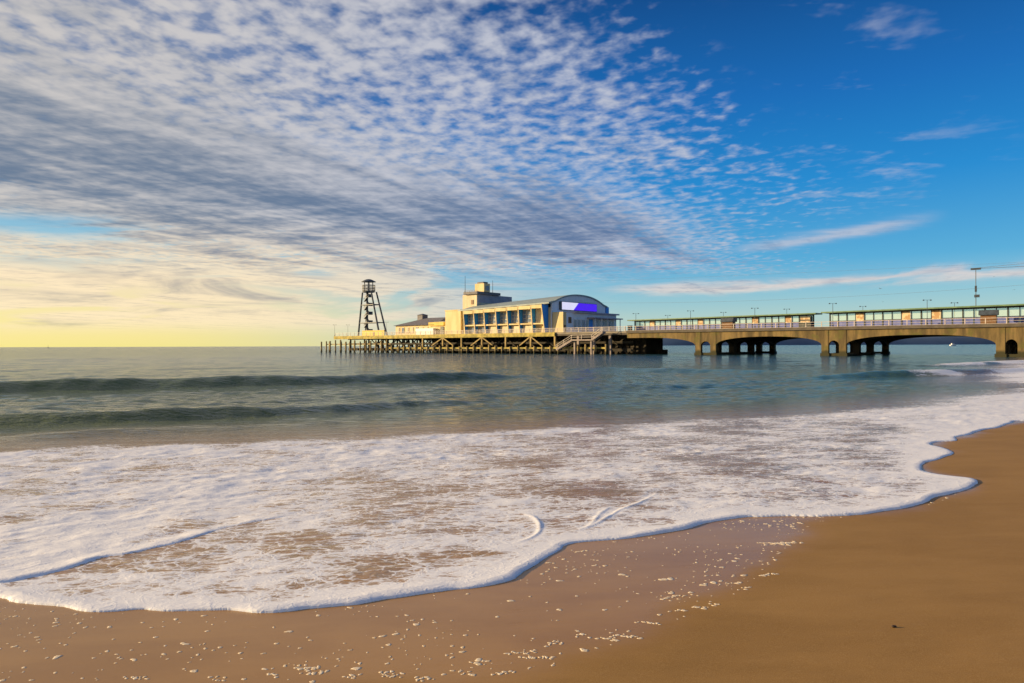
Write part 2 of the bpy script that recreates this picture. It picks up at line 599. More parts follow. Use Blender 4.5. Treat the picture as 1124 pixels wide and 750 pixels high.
def mesh_np(name, V, F, material, attrs=None, smooth=True):
    me = bpy.data.meshes.new(name)
    me.vertices.add(len(V)); me.vertices.foreach_set('co', V.astype(np.float32).ravel())
    n = F.shape[1]
    me.loops.add(F.size); me.loops.foreach_set('vertex_index', F.astype(np.int32).ravel())
    me.polygons.add(len(F))
    me.polygons.foreach_set('loop_start', np.arange(0, F.size, n, dtype=np.int32))
    me.polygons.foreach_set('use_smooth', np.full(len(F), smooth, bool))
    me.update(calc_edges=True)
    for k, v in (attrs or {}).items():
        at = me.attributes.new(k, 'FLOAT', 'POINT')
        at.data.foreach_set('value', v.astype(np.float32))
    me.materials.append(material)
    o = bpy.data.objects.new(name, me)
    COL.objects.link(o)
    return o


# ------------------------------------------------------------------ wash edge and fronts
EDGE_PX = [(0, 655), (10, 660), (25, 664), (45, 666), (75, 668), (110, 671), (135, 670), (158, 668), (200, 671), (240, 673),
           (300, 672), (340, 668), (390, 663), (420, 657), (470, 650), (510, 646), (540, 641), (563, 635), (571, 627),
           (600, 614), (618, 604), (632, 597), (680, 592), (740, 583), (800, 571), (850, 567), (890, 566), (940, 564),
           (990, 559), (1012, 552), (1030, 544), (1052, 537), (1073, 530), (1068, 526), (1050, 524), (1030, 522),
           (1016, 518), (1012, 512), (1025, 507), (1041, 500), (1038, 493), (1024, 489), (1028, 486), (1045, 484), (1054, 480),
           (1075, 474), (1090, 470), (1110, 464), (1126, 462)]
edge = [ground(*p) for p in EDGE_PX]
e0 = edge[0]
lq = lambda l, q: l * EV - q * EX
far_left = [lq(-400, 5.5), lq(-150, 5.5), lq(-60, 5.5), lq(-20, 6), lq(-8, 7.6), lq(-4, 8.6), lq(-2, 8.8)] + [ground(*p) for p in ((-350, 642), (-200, 646), (-90, 650))]
far_right = [lq(22, 0.2), lq(27, 0.9), lq(34, 0.1), lq(45, 0.8), lq(60, 0), lq(90, 1), lq(140, 0), lq(240, 0.5), lq(450, 0.5), lq(900, 0.5)]
edge = curve_pts(far_left + edge + far_right, 0.12)
big = [lq(40000, 0.5), lq(40000, 60000), lq(-40000, 60000), lq(-40000, 5.5)]
water_poly = np.vstack([edge, np.array(big)])

FRONT_PX = [(-60, 648), (0, 641), (25, 637), (60, 628), (90, 618), (108, 612), (128, 610), (150, 607), (180, 600), (215, 590), (260, 579), (300, 571), (345, 563)]
front = curve_pts([ground(*p, 0.06) for p in FRONT_PX], 0.1)
CURL = [
    ([(562, 607), (577, 603), (589, 596), (592, 588), (589, 580), (582, 574), (570, 571)], 0.034),
    ([(628, 594), (650, 587), (668, 577), (680, 569), (700, 562), (722, 549)], 0.034),
    ([(642, 590), (652, 582), (658, 573), (668, 566)], 0.026),
    ([(760, 560), (790, 561), (812, 563), (826, 561), (850, 561)], 0.02),
    ([(610, 579), (622, 577), (632, 573)], 0.015),
    ([(905, 520), (935, 527), (980, 531), (1020, 530), (1060, 528)], 0.03),
    ([(0, 628), (18, 627), (38, 622), (55, 618)], 0.02),
    ([(700, 499), (760, 504), (820, 507), (880, 508), (930, 503)], 0.03),
]
WAVES = [  # crest foot, seen from the beach: (px, py, height)
    ([(-420, 436, .4), (-120, 435, .55), (0, 432, .5), (110, 430, .52), (220, 427, .5), (330, 424, .48), (440, 420, .48), (520, 417, .42), (570, 415, .12), (620, 413, 0)], 1.5, 4.5),
    ([(-420, 474, .2), (-100, 471, .24), (0, 470, .27), (60, 469, .30), (130, 466.5, .32), (210, 463, .32), (300, 459, .27), (370, 455, .21), (440, 449, .15), (500, 444, .12), (560, 440, .04), (620, 437, 0)], 0.85, 2.6),
    ([(-200, 490, .0), (0, 487, .05), (90, 483, .11), (180, 478, .10), (270, 473, .07), (360, 468, .03), (420, 465, 0)], 1.0, 1.6),
    ([(560, 407, 0), (640, 408, .16), (740, 409, .22), (820, 410, .12), (880, 411, 0)], 3.0, 6.0),
    ([(560, 432, 0), (640, 430, .08), (720, 428, .14), (800, 426, .10), (880, 424, .0)], 2.0, 3.0),
    ([(860, 418, .0), (910, 417, .12), (960, 416, .32), (1010, 415, .42), (1060, 414, .40), (1110, 413, .3), (1180, 411, .25), (1300, 409, 0)], 1.3, 4.0),
    ([(1020, 403, .0), (1060, 402, .2), (1100, 401, .3), (1160, 400, .3), (1300, 398, 0)], 1.51, 5.0),
]
FOAMLINE_PX = [(-400, 505), (0, 492), (100, 487), (200, 485), (300, 482), (420, 476), (560, 470), (650, 464), (760, 459), (860, 455), (950, 448), (1040, 440), (1124, 433)]
foamline = curve_pts([ground(*p, 0.0) for p in FOAMLINE_PX] + [lq(46, 5), lq(60, 6), lq(85, 6), lq(120, 6), lq(180, 6), lq(300, 6), lq(600, 6), lq(1200, 6)], 1.5)


def build_sea(material):
    # fine near the beach, coarser with distance, out to the horizon
    ang = np.concatenate([np.linspace(-100, -44, 70, endpoint=False), np.linspace(-44, 44, 900, endpoint=False), np.linspace(44, 100, 70)])
    r = [4.4]
    while r[-1] < 26000:
        c = r[-1]
        if c < 150:
            dr = min(0.00026 * c * c, 0.0058 * c)
        else:
            dr = c * 0.03
        r.append(c + max(dr, 0.007))
    r = np.array(r)
    A, Rr = np.meshgrid(np.radians(ang), r)
    P = np.stack([Rr.ravel() * np.sin(A.ravel()), Rr.ravel() * np.cos(A.ravel())], 1)
    ni, nj = len(r), len(ang)
    idx = np.arange(ni * nj).reshape(ni, nj)
    F = np.stack([idx[:-1, :-1].ravel(), idx[:-1, 1:].ravel(), idx[1:, 1:].ravel(), idx[1:, :-1].ravel()], 1)
    rad = Rr.ravel()
    nearm = rad < 160
    sd = np.full(len(P), 50.0); par = np.zeros(len(P))
    Pn = P[nearm]
    d = np.full(len(Pn), 50.0); pr = np.zeros(len(Pn))
    m45 = np.hypot(Pn[:, 0], Pn[:, 1]) < 34
    enear = edge[np.hypot(edge[:, 0], edge[:, 1]) < 60]
    d[m45], _, _ = dist_poly(Pn[m45], enear)
    d[~m45], _, _ = dist_poly(Pn[~m45], edge[::4])
    ins = inside_poly(Pn, water_poly)
    l_, q_ = Pn @ EV, -(Pn @ EX)
    wob = (fbm(Pn[:, 0] * 4, Pn[:, 1] * 4, 2, 5) - 0.5) * 0.035 + (fbm(Pn[:, 0] * 1.3, Pn[:, 1] * 1.3, 2, 9) - 0.5) * 0.16
    sd[nearm] = np.where(ins, d, -d) + wob
    par[nearm] = pr
    sd[~nearm] = np.where(inside_poly(P[~nearm], water_poly), 50.0, -50)
    keep = sd > -0.22
    l, q = P @ EV, -(P @ EX)
    zs = sand_z(q)
    # still level, laid over the sand where the wash runs up
    w = 0.012
    base = w * np.logaddexp(0, np.clip((zs + 0.004) / w, -60, 60))
    base = np.where(sd < 40, base, 0)
    hvar = np.clip(8 / rad, 0.45, 1) * (0.010 + 0.020 * sstep(fbm(P[:, 0] * 1.3, P[:, 1] * 1.3, 2, 21), 0.3, 0.7))
    rimw = np.exp(-np.clip(sd, 0, 9) / 0.20)
    up = np.sqrt(np.clip(sd / 0.09, 0, 1))
    film = 0.012 + 0.02 * sstep(sd, 0.2, 3)
    z = base + np.where(sd > 0, up * (film + hvar * rimw), -0.02 + sd * 0.5)
    foam = np.zeros(len(P)); shallow = np.zeros(len(P))
    n1 = fbm(P[:, 0] * 0.8, P[:, 1] * 0.8, 3, 3)
    # the broken-water zone
    dF, sF, _ = dist_poly(P[nearm], foamline)
    sdF = np.full(len(P), -60.0)
    sdF[nearm] = -dF * sF
    width = np.clip(rad * 0.07, 1.0, 4)
    zone = sstep(sdF, -0.4 * width, 1.3 * width)
    foam = -0.6 + 1.12 * zone
    foam += (n1 - 0.5) * 0.9 * zone + 0.22 * zone * sstep(q, 7, 12)
    cs = P @ np.array([0.955, 0.295]); ct = P @ np.array([-0.295, 0.955])
    # thinner, browner sheet behind the front on the left
    thin = sstep(sd, 0.25, 0.9) * sstep(-q, -7.4, -2.0) * sstep(rad, 10.5, 6.5)
    foam -= 0.26 * thin
    rim_f = np.exp(-(np.clip(sd, 0, 9) / (0.09 + 0.12 * n1)) ** 2) + 0.45 * np.exp(-np.clip(sd, 0, 9) / 0.5)
    foam += 0.75 * rim_f * (sd > -0.1)
    # second front riding over the first sheet
    m = nearm & (rad < 16)
    d2, s2, p2 = dist_poly(P[m], front)
    fade = np.interp(p2 / max(1, len(front) - 1), [0, 0.10, 0.45, 0.7, 1], [1, 1, 0.8, 0.4, 0.0])
    sd2 = d2 * s2 + (fbm(P[m][:, 0] * 1.6, P[m][:, 1] * 1.6, 2, 31) - 0.5) * 0.14
    z[m] += fade * np.where(sd2 > 0, np.sqrt(np.clip(sd2 / 0.09, 0, 1)) * (0.010 + 0.022 * np.exp(-np.clip(sd2, 0, 9) / 0.22)), 0) * np.exp(-np.clip(sd2, 0, 30) / 3)
    foam[m] += fade * np.where(sd2 > 0, 0.85 * np.exp(-(sd2 / 0.25) ** 2) + 0.16, -0.30 * np.exp(-(sd2 / 0.8) ** 2)) * (np.clip(sd2, -30, 30) < 2.2)
    for pts, hh in CURL:
        pl = curve_pts([ground(*p, 0.05) for p in pts], 0.08)
        mm = nearm & (np.hypot(P[:, 0] - pl[:, 0].mean(), P[:, 1] - pl[:, 1].mean()) < 4)
        dd, ss_, pp = dist_poly(P[mm], pl)
        u = pp / (len(pl) - 1)
        amp = np.sin(np.clip(u, 0, 1) * math.pi) ** 0.5
        hh = hh * 0.26; wd = 0.02 * (1 + P[mm][:, 1] * 0.05)
        z[mm] += hh * amp * np.exp(-(dd / wd) ** 2)
        foam[mm] += 0.32 * amp * np.exp(-(dd / (wd * 2.6)) ** 2)
    # lumpy foam and small chop
    lum = sstep(foam, 0.2, 0.9) * sstep(sd, 0.2, 0.9)
    z += lum * ((fbm(cs * 2.2, ct * 3.5, 3, 41) - 0.5) * 0.036 + (fbm(cs * 7, ct * 10, 2, 43) - 0.5) * 0.005) * np.clip(rad / 9, 0.5, 1.5)
    # swell lines
    mw = (rad < 260) & (sd > 0)
    Pw = P[mw]
    wv = np.zeros(len(Pw)); wf = np.zeros(len(Pw))
    for pts, run, back in WAVES:
        pl = np.array([ground(a, b, 0.0) for a, b, c in pts])
        amp = np.array([c for a, b, c in pts])
        d3, s3, p3 = dist_poly(Pw, pl)
        a_ = np.interp(p3, np.arange(len(amp)), amp)
        a_ = a_ * (0.85 + 0.3 * fbm(Pw @ np.array([0.3, 0.1]), Pw @ np.array([-.02, 0.05]), 2, 61))
        sdw = d3 * s3 + (fbm(Pw[:, 0] * 0.2, Pw[:, 1] * 0.2, 3, 71) - 0.5) * 0.7
        prof = np.where(sdw < run, sstep(sdw, 0, run), np.exp(-(sdw - run) / back))
        wv += a_ * prof
        if run in (1.3, 1.51):
            wf += a_ * 6.0 * np.exp(-((sdw - run * 0.9) / (run * 0.8)) ** 2) * sstep(fbm(Pw[:, 0] * 0.22, Pw[:, 1] * 0.22, 2, 83), 0.28, 0.55)
    z[mw] += wv
    foam[mw] += wf
    # chop: many small wave trains
    rr = np.random.default_rng(4)
    open_ = sstep(sdF, 2.0, -5.0) * sstep(sd, 1, 6)
    chop = np.zeros(len(P))
    for i in range(46):
        L = 0.7 * (1.075 ** i)
        th = rr.normal(0, 0.55) + math.atan2(-EX[1], -EX[0])
        kx, ky = math.cos(th) * 2 * math.pi / L, math.sin(th) * 2 * math.pi / L
        vis = np.clip((L - rad * 0.012) / (rad * 0.012 + 1e-6), 0, 1)
        chop += vis * (0.0058 * math.exp(-(L / 1.5) ** 2) + 0.0023) * L ** 0.45 * np.sin(kx * P[:, 0] + ky * P[:, 1] + rr.uniform(0, 6.28))
    z += chop * (0.15 + 0.85 * open_) * (sd > 1) * (1.0 - 0.7 * sstep(sdF, -8, 0))
    # foam scum streaks on the right
    sx = sstep(P[:, 0] / np.maximum(P[:, 1], 0.1), 0.45, 0.75) * sstep(rad, 110, 70) * sstep(sdF, -45, -2)
    foam += sx * (0.52 + 1.1 * (fbm(cs * 0.18, ct * 0.5, 3, 91) - 0.45))
    shallow = np.clip(sstep(sdF, -4, 2) * 0.85 + 0.15 * sstep(rad, 60, 10), 0, 1)
    V = np.column_stack([P, z])
    fk = keep[F].all(1)
    F = F[fk]
    used = np.zeros(len(V), bool); used[F.ravel()] = True
    remap = np.cumsum(used) - 1
    o = mesh_np('sea', V[used], remap[F], material, dict(foam=foam[used], shallow=shallow[used]))
    return o


def sea_material():
    mt = bpy.data.materials.new('sea_water')
    mt.use_nodes = True
    t = NT(mt.node_tree)
    b = t.n['Principled BSDF']
    out = t.n['Material Output']
    fo = t.new('ShaderNodeAttribute', attribute_name='foam').outputs['Fac']
    sh = t.new('ShaderNodeAttribute', attribute_name='shallow').outputs['Fac']
    pos = t.new('ShaderNodeTexCoord').outputs['Object']
    st = t.map(pos, (0.55, 1.35, 1.0), (0, 0, R(-17)))
    nA = t.noise(st, 1.35, 6, 0.62, 0.6)
    nB = t.noise(st, 8.5, 6, 0.66, 0.6)
    nC = t.noise(t.map(pos, (0.8, 1.3, 1), (0, 0, R(-17))), 26.0, 3, 0.6)
    warp = t.new('ShaderNodeVectorMath', operation='MULTIPLY_ADD')
    t.put(warp.inputs[0], t.noise(pos, 2.2, 4, 0.6, out=1))
    warp.inputs[1].default_value = (0.55, 0.55, 0.0)
    t.put(warp.inputs[2], t.map(pos, (0.75, 1.25, 1)))
    def lace(scale, wid):
        vo = t.new('ShaderNodeTexVoronoi', feature='DISTANCE_TO_EDGE')
        t.put(vo.inputs['Vector'], warp.outputs[0])
        vo.inputs['Scale'].default_value = scale
        return t.ss(vo.outputs['Distance'], wid, 0.0)
    lc = t.add(t.mul(lace(5.0, 0.14), 0.55), t.mul(lace(13.0, 0.16), 0.4))
    n = t.add(t.add(t.mul(t.sub(nA, 0.5), 1.75), t.mul(t.sub(nB, 0.5), 1.35)), t.add(t.mul(t.sub(nC, 0.5), 0.55), t.mul(t.sub(lc, 0.3), 0.55)))
    v = t.add(n, t.sub(fo, 0.42))
    mask = t.mul(t.ss(v, -0.16, 0.32), 0.98)
    # water
    px_, py_, pz_ = t.sep(pos)
    rad = t.m('SQRT', t.add(t.mul(px_, px_), t.mul(py_, py_)))
    off = t.ss(rad, 45, 130)
    deep = t.mix(off, (0.072, 0.125, 0.045), (0.028, 0.095, 0.14))
    deep = t.mix(sh, deep, (0.36, 0.205, 0.078))
    t.put(b.inputs['Base Color'], deep)
    t.put(b.inputs['Specular IOR Level'], t.lin(off, 0, 1, 0.5, 0.26))
    b.inputs['Roughness'].default_value = 0.10
    b.inputs['IOR'].default_value = 1.33
    rp = t.map(pos, (0.5, 1.5, 1), (0, 0, R(-27)))
    r1 = t.noise(rp, 1.6, 5, 0.6, 0.5)
    bp = t.new('ShaderNodeBump')
    bp.inputs['Strength'].default_value = 0.8
    bp.inputs['Distance'].default_value = 0.16
    far = t.ss(rad, 40, 260)
    r2 = t.noise(t.map(pos, (0.5, 1.3, 1), (0, 0, R(-27))), 0.30, 4, 0.6, 0.3)
    t.put(bp.inputs['Height'], t.add(t.add(t.mul(r1, t.lin(sh, 0, 1, 1.0, 0.45)), t.mul(t.noise(rp, 5.5, 3, 0.6), t.lin(sh, 0, 1, 0.55, 0.10))), t.mul(r2, t.mul(far, 16.0))))
    t.l.new(bp.outputs[0], b.inputs['Normal'])
    # foam
    f = t.new('ShaderNodeBsdfPrincipled')
    f.inputs['Base Color'].default_value = (0.88, 0.88, 0.92, 1)
    f.inputs['Roughness'].default_value = 0.6
    f.inputs['Specular IOR Level'].default_value = 0.25
    bf = t.new('ShaderNodeBump')
    bf.inputs['Strength'].default_value = 0.18
    bf.inputs['Distance'].default_value = 0.05
    t.put(bf.inputs['Height'], t.add(t.mul(nB, 0.7), t.mul(lc, 0.25)))
    t.l.new(bf.outputs[0], f.inputs['Normal'])
    mx = t.new('ShaderNodeMixShader')
    t.put(mx.inputs[0], mask)
    t.l.new(b.outputs[0], mx.inputs[1])
    t.l.new(f.outputs[0], mx.inputs[2])
    t.l.new(mx.outputs[0], out.inputs[0])
    return mt


sea = build_sea(sea_material())
sea['kind'] = 'structure'

# ------------------------------------------------------------------ sand
WET_PX = [(1300, 430), (1124, 466), (1085, 475), (1052, 485), (1034, 490), (1048, 499), (1028, 512), (1046, 519), (1082, 528), (1060, 541), (1010, 558), (940, 568), (896, 577), (872, 598), (850, 620), (815, 650), (770, 672), (700, 702), (640, 722), (580, 745), (480, 775), (300, 800)]
wet_line = curve_pts([ground(*p) for p in WET_PX] + [lq(-2, 3.0), lq(-8, 2.4), lq(-60, 2)], 0.2)


def sand_material():
    mt = bpy.data.materials.new('beach_sand')
    mt.use_nodes = True
    t = NT(mt.node_tree)
    b = t.n['Principled BSDF']
    wet = t.new('ShaderNodeAttribute', attribute_name='wet').outputs['Fac']
    pos = t.new('ShaderNodeTexCoord').outputs['Object']
    n1 = t.noise(t.map(pos, (0.6, 1.6, 1), (0, 0, R(-15))), 1.1, 5, 0.6, 0.4)
    n2 = t.noise(pos, 160.0, 3, 0.7)
    n3 = t.noise(t.map(pos, (0.5, 2.2, 1), (0, 0, R(-10))), 5.0, 4, 0.6)
    dry = t.mix(t.ss(n1, 0.3, 0.7), (0.330, 0.184, 0.055), (0.270, 0.146, 0.040))
    dry = t.mix(t.mul(t.ss(n2, 0.42, 0.72), 0.5), dry, (0.50, 0.32, 0.13))
    damp = t.mix(t.ss(n1, 0.3, 0.7), (0.41, 0.222, 0.060), (0.34, 0.176, 0.044))
    damp = t.mix(t.mul(t.ss(n2, 0.5, 0.75), 0.25), damp, (0.33, 0.22, 0.11))
    col = t.mix(wet, dry, damp)
    t.put(b.inputs['Base Color'], col)
    t.put(b.inputs['Roughness'], t.lin(t.add(wet, t.mul(t.sub(n3, 0.5), 0.3)), 0.0, 1.0, 0.78, 0.24))
    t.put(b.inputs['Specular IOR Level'], t.lin(wet, 0, 1, 0.2, 0.30))
    bp = t.new('ShaderNodeBump')
    bp.inputs['Distance'].default_value = 0.02
    t.put(bp.inputs['Strength'], t.lin(wet, 0, 1, 0.45, 0.14))
    t.put(bp.inputs['Height'], t.add(t.mul(n3, 0.5), t.mul(n2, 0.10)))
    t.l.new(bp.outputs[0], b.inputs['Normal'])
    return mt


def grow(a, b, step, fac=1.35, lim=30000):
    left = [a]; s = step
    while left[-1] > -lim:
        s *= fac; left.append(left[-1] - s)
    right = [b]; s = step
    while right[-1] < lim:
        s *= fac; right.append(right[-1] + s)
    return np.array(left[::-1][:-1] + list(np.arange(a, b, step)) + right)


def sand_full(L, Q):
    near = (np.abs(L) < 60) & (np.abs(Q) < 40)
    return sand_z(Q) + near * ((fbm(L * 0.35, Q * 0.7, 3, 101) - 0.5) * 0.03 * sstep(Q, 5, -2))


def build_sand():
    ls = grow(-3.5, 26, 0.07)
    qs = grow(-13, 9, 0.07)
    L, Q = np.meshgrid(ls, qs)
    L, Q = L.ravel(), Q.ravel()
    P = L[:, None] * EV[None] - Q[:, None] * EX[None]
    z = sand_full(L, Q)
    near = (np.abs(L) < 60) & (np.abs(Q) < 40)
    wet = np.zeros(len(P))
    d, s, _ = dist_poly(P[near], wet_line)
    sdw = -d * s
    wet[near] = sstep(sdw + (fbm(L[near] * 1.2, Q[near] * 1.2, 3, 111) - 0.5) * 0.5, -0.22, 0.30)
    wet[~near] = (Q[~near] > 1) * 1.0
    ni, nj = len(qs), len(ls)
    idx = np.arange(ni * nj).reshape(ni, nj)
    F = np.stack([idx[:-1, :-1].ravel(), idx[1:, :-1].ravel(), idx[1:, 1:].ravel(), idx[:-1, 1:].ravel()], 1)
    return mesh_np('sand', np.column_stack([P, z]), F, sand_material(), dict(wet=wet))


sand = build_sand()
sand['kind'] = 'structure'


def sand_at(p):
    p = np.asarray(p)
    return float(sand_full(np.array([p @ EV]), np.array([-(p @ EX)]))[0])


# foam flecks left on the wet sand by the last wave: countless, one object
def build_flecks():
    V, F = [], []
    def blob(x, y, rx, ry, h, rot):
        z0 = sand_at((x, y))
        n = 9
        b = len(V)
        ph = rng.uniform(0, 6.28, 3)
        ring = []
        for f_, zz in ((1.0, -0.004), (0.82, h * 0.7), (0.45, h)):
            for i in range(n):
                a = 2 * math.pi * i / n
                k = f_ * (1 + 0.22 * math.sin(2 * a + ph[0]) + 0.18 * math.sin(3 * a + ph[1]) + 0.1 * math.sin(5 * a + ph[2]))
                u, v = rx * k * math.cos(a), ry * k * math.sin(a)
                V.append((x + u * math.cos(rot) - v * math.sin(rot), y + u * math.sin(rot) + v * math.cos(rot), z0 + zz))
        V.append((x, y, z0 + h))
        for j in range(2):
            for i in range(n):
                F.append((b + j * n + i, b + j * n + (i + 1) % n, b + (j + 1) * n + (i + 1) % n, b + (j + 1) * n + i))
        for i in range(n):
            F.append((b + 2 * n + i, b + 2 * n + (i + 1) % n, b + 3 * n))
    # plan area: spread evenly over the sand between the wash and the wet line
    l = rng.uniform(-1.5, 12, 30000); q = rng.uniform(-2, 7.5, 30000)
    P = l[:, None] * EV[None] - q[:, None] * EX[None]
    okk = ~inside_poly(P, water_poly)
    d, s, _ = dist_poly(P, edge)
    dw, sw, _ = dist_poly(P, wet_line)
    okk &= (d > 0.06) & (-dw * sw > 0.03) & (P[:, 1] > 3.2)
    cl = fbm(P[:, 0] * 1.5, P[:, 1] * 2.4, 3, 131)
    okk &= rng.uniform(0, 1, len(P)) < (0.12 + 1.4 * sstep(cl, 0.40, 0.72))
    P = P[okk][:1150]
    for x, y in P:
        r_ = float(np.exp(rng.normal(math.log(0.0086), 0.50)))
        r_ = min(r_, 0.028)
        blob(x, y, r_ * rng.uniform(0.9, 1.9), r_ * rng.uniform(0.7, 1.3), 0.0010 + 0.07 * r_, rng.uniform(-0.5, 0.5))
    # longer scraps along the last reach of the wash
    scraps = [(338, 734), (345, 737), (301, 741), (386, 743), (430, 743), (466, 745), (515, 740), (530, 728), (552, 738), (572, 716),
              (581, 722), (610, 706), (597, 722), (640, 698), (668, 702), (690, 699), (712, 684), (770, 667), (785, 664), (748, 670), (740, 655),
              (860, 596), (848, 630), (820, 646), (640, 545 + 60), (850, 597), (870, 596), (840, 632), (805, 640), (425, 738), (240, 745), (150, 744)]
    for px, py in scraps:
        c = ground(px, py)
        if inside_poly(c[None], water_poly)[0]: continue
        a = rng.uniform(-0.35, 0.2)
        n = rng.integers(4, 12)
        sc = c[1] / 5.0
        for i in range(n):
            tt = (i - n / 2) * 0.020 * sc
            x = c[0] + tt * math.cos(a) + rng.normal(0, 0.006); y = c[1] + tt * math.sin(a) + rng.normal(0, 0.016)
            r_ = rng.uniform(0.006, 0.016) * sc
            blob(x, y, r_ * 1.5, r_ * rng.uniform(0.6, 1.5), 0.0025, a)
    m = plain('foam_fleck', (0.82, 0.70, 0.54), (0.70, 0.56, 0.38), 0.7, 30.0, bump=0.3)
    me = bpy.data.meshes.new('foam_flecks'); me.from_pydata(V, [], F); me.update()
    for p in me.polygons: p.use_smooth = True
    me.materials.append(m)
    o = bpy.data.objects.new('foam_flecks', me); COL.objects.link(o)
    return tag(o, 'small cream foam flecks scattered over the wet sand below the wash', 'foam', kind='stuff')


build_flecks()

# a dark stone lying alone on the damp sand
pc = ground(980, 689)
mb = MB()
vs_, n_ = [], 10
for j, (rr_, zz) in enumerate([(0.6, -0.3), (1.0, 0.15), (0.85, 0.6), (0.4, 0.95)]):
    for i in range(n_):
        a = 2 * math.pi * i / n_
        k = 1 + 0.22 * math.sin(2 * a + j) + 0.12 * math.sin(5 * a)
        vs_.append((0.017 * rr_ * k * math.cos(a), 0.011 * rr_ * k * math.sin(a), 0.013 * zz))
fs_ = [(j * n_ + i, j * n_ + (i + 1) % n_, (j + 1) * n_ + (i + 1) % n_, (j + 1) * n_ + i) for j in range(3) for i in range(n_)] + [tuple(range(30, 40)), tuple(range(9, -1, -1))]
mb.poly(vs_, fs_)
st = mb.build('pebble', M['pebble'], smooth=True)
st.location = (pc[0], pc[1], sand_at(pc) + 0.003)
tag(st, 'tiny dark pebble lying alone on the damp brown sand', 'pebble')

# far land across the bay, seen under the pier arches
hv, hf = [], []
hx = np.linspace(560, 5200, 160)
for i, x in enumerate(hx):
    y = 3300 + 0.16 * (x - 500)
    prof = 44 * min(1, (x - 540) / 260) ** 0.6 * (0.75 + 0.5 * float(fbm(np.array([x / 260.0]), np.array([3.3]), 4, 151)[0]))
    hv += [(x, y - 60, -2), (x, y, prof * 0.8), (x, y + 200, prof), (x, y + 900, -2)]
    if i:
        b = (i - 1) * 4
        for j in range(3):
            hf.append((b + j, b + 4 + j, b + 5 + j, b + 1 + j))
hills = mesh_np('hills', np.array(hv, float), np.array(hf), M['hill'])
hills['kind'] = 'structure'

# ------------------------------------------------------------------ the pier
DZ = 5.4                       # deck level above the sea
S0 = 6.0                       # theatre wall set back from the pier edge


def thing(name, label, cat, x=0.0, s=0.0, z=0.0, rot=0.0, group=None):
    o = bpy.data.objects.new(name, None); COL.objects.link(o)
    o.location = W(x, s, z); o.rotation_euler = (0, 0, PIER_ROT + rot)
    o.empty_display_size = 0.5
    return tag(o, label, cat, group)


X_L = on_side(367, 0)          # seaward end of the deck
X_FASC = on_side(609, 0)       # end of the bright edge beam
X_NECK = on_side(688, 0)       # the concrete neck starts
X_END = on_side(1124, 0) + 55
S_HEAD = 46.0
X_PILE = on_side(355, 0)


def x_dark(s):                 # shoreward limit of the old legs, s metres in
    return min(X_NECK + 0.6, on_side(727, s))


# --- timber pier head
ph = thing('timber_pier', 'broad timber pier head on many short piles carrying the theatre over the sea', 'pier', 0, 0, 0)
mb = MB(); mb.box(X_L, X_NECK + 1.0, 0.25, S_HEAD, DZ - 0.35, DZ); mb.build('deck', M['deck'], ph)
mb = MB(); mb.box(X_L - 0.05, X_FASC, -0.15, 0.22, DZ - 0.95, DZ + 0.08); mb.build('edge_beam', M['fascia'], ph)
mb = MB(); mb.box(X_L - 0.25, X_L - 0.03, 0.24, S_HEAD, DZ - 0.9, DZ + 0.04); mb.build('edge_beam', M['fascia'], ph)
mb = MB(); mb.box(X_FASC + 0.02, X_NECK - 0.02, 0.3, 0.6, DZ - 0.8, DZ + 0.06); mb.build('edge_beam', M['kerb'], ph)
# fender piles along the front
n_p = 44
X_PE = on_side(664, -0.6)
for i in range(n_p):
    x = X_PILE + (X_PE - X_PILE) * i / (n_p - 1) + random.uniform(-0.35, 0.35)
    left = x < on_side(428, 0)
    top = (random.uniform(3.6, 4.3) if left else random.uniform(1.9, 2.6))
    r_ = random.uniform(0.22, 0.29)
    mb = MB(); mb.tube((x, -0.65, -2.2), (x + random.uniform(-.12, .12), -0.6, top), r_ * 1.05, r_, 7)
    mb.build('pile', M['timber'], ph)
mb = MB(); mb.box(X_PILE + 2, on_side(430, 0), -0.42, -0.18, 2.65, 2.95)
mb.build('waling', M['timber'], ph)
mb = MB(); mb.box(on_side(428, 0), X_PE, -0.42, -0.2, 1.35, 1.72)
mb.build('waling', M['fascia'], ph)
for i in range(9):             # piles round the seaward end
    s_ = 2.5 + i * 5.2
    mb = MB(); mb.tube((X_PILE + random.uniform(-.5, .5), s_, -2.2), (X_PILE + random.uniform(-.4, .4), s_, random.uniform(3.6, 4.3)), 0.22, 0.2, 7)
    mb.build('pile', M['timber'], ph)
cols = [464, 486, 506.5, 529, 555, 582.5, 609]
for px in cols:
    x = on_side(px, 0)
    mb = MB(); mb.box(x - 0.22, x + 0.22, -0.12, 0.3, -2.2, DZ - 0.97); mb.build('post', M['timber'], ph)
for px in (486, 529, 582.5):   # spread struts under the edge beam
    x = on_side(px, 0)
    for d in (-12, 12):
        x2 = on_side(px + d, 0)
        mb = MB(); mb.bar((x + 0.15 * np.sign(d), 0.02, DZ - 1.0), (x2, 0.02, 2.2), 0.3, 0.3); mb.build('strut', M['timber'], ph)
for px in (634, 651, 669):
    x = on_side(px, 0.6)
    mb = MB(); mb.box(x - 0.3, x + 0.3, 0.7, 1.2, -2.2, DZ - 0.4); mb.build('post', M['stairs'], ph)
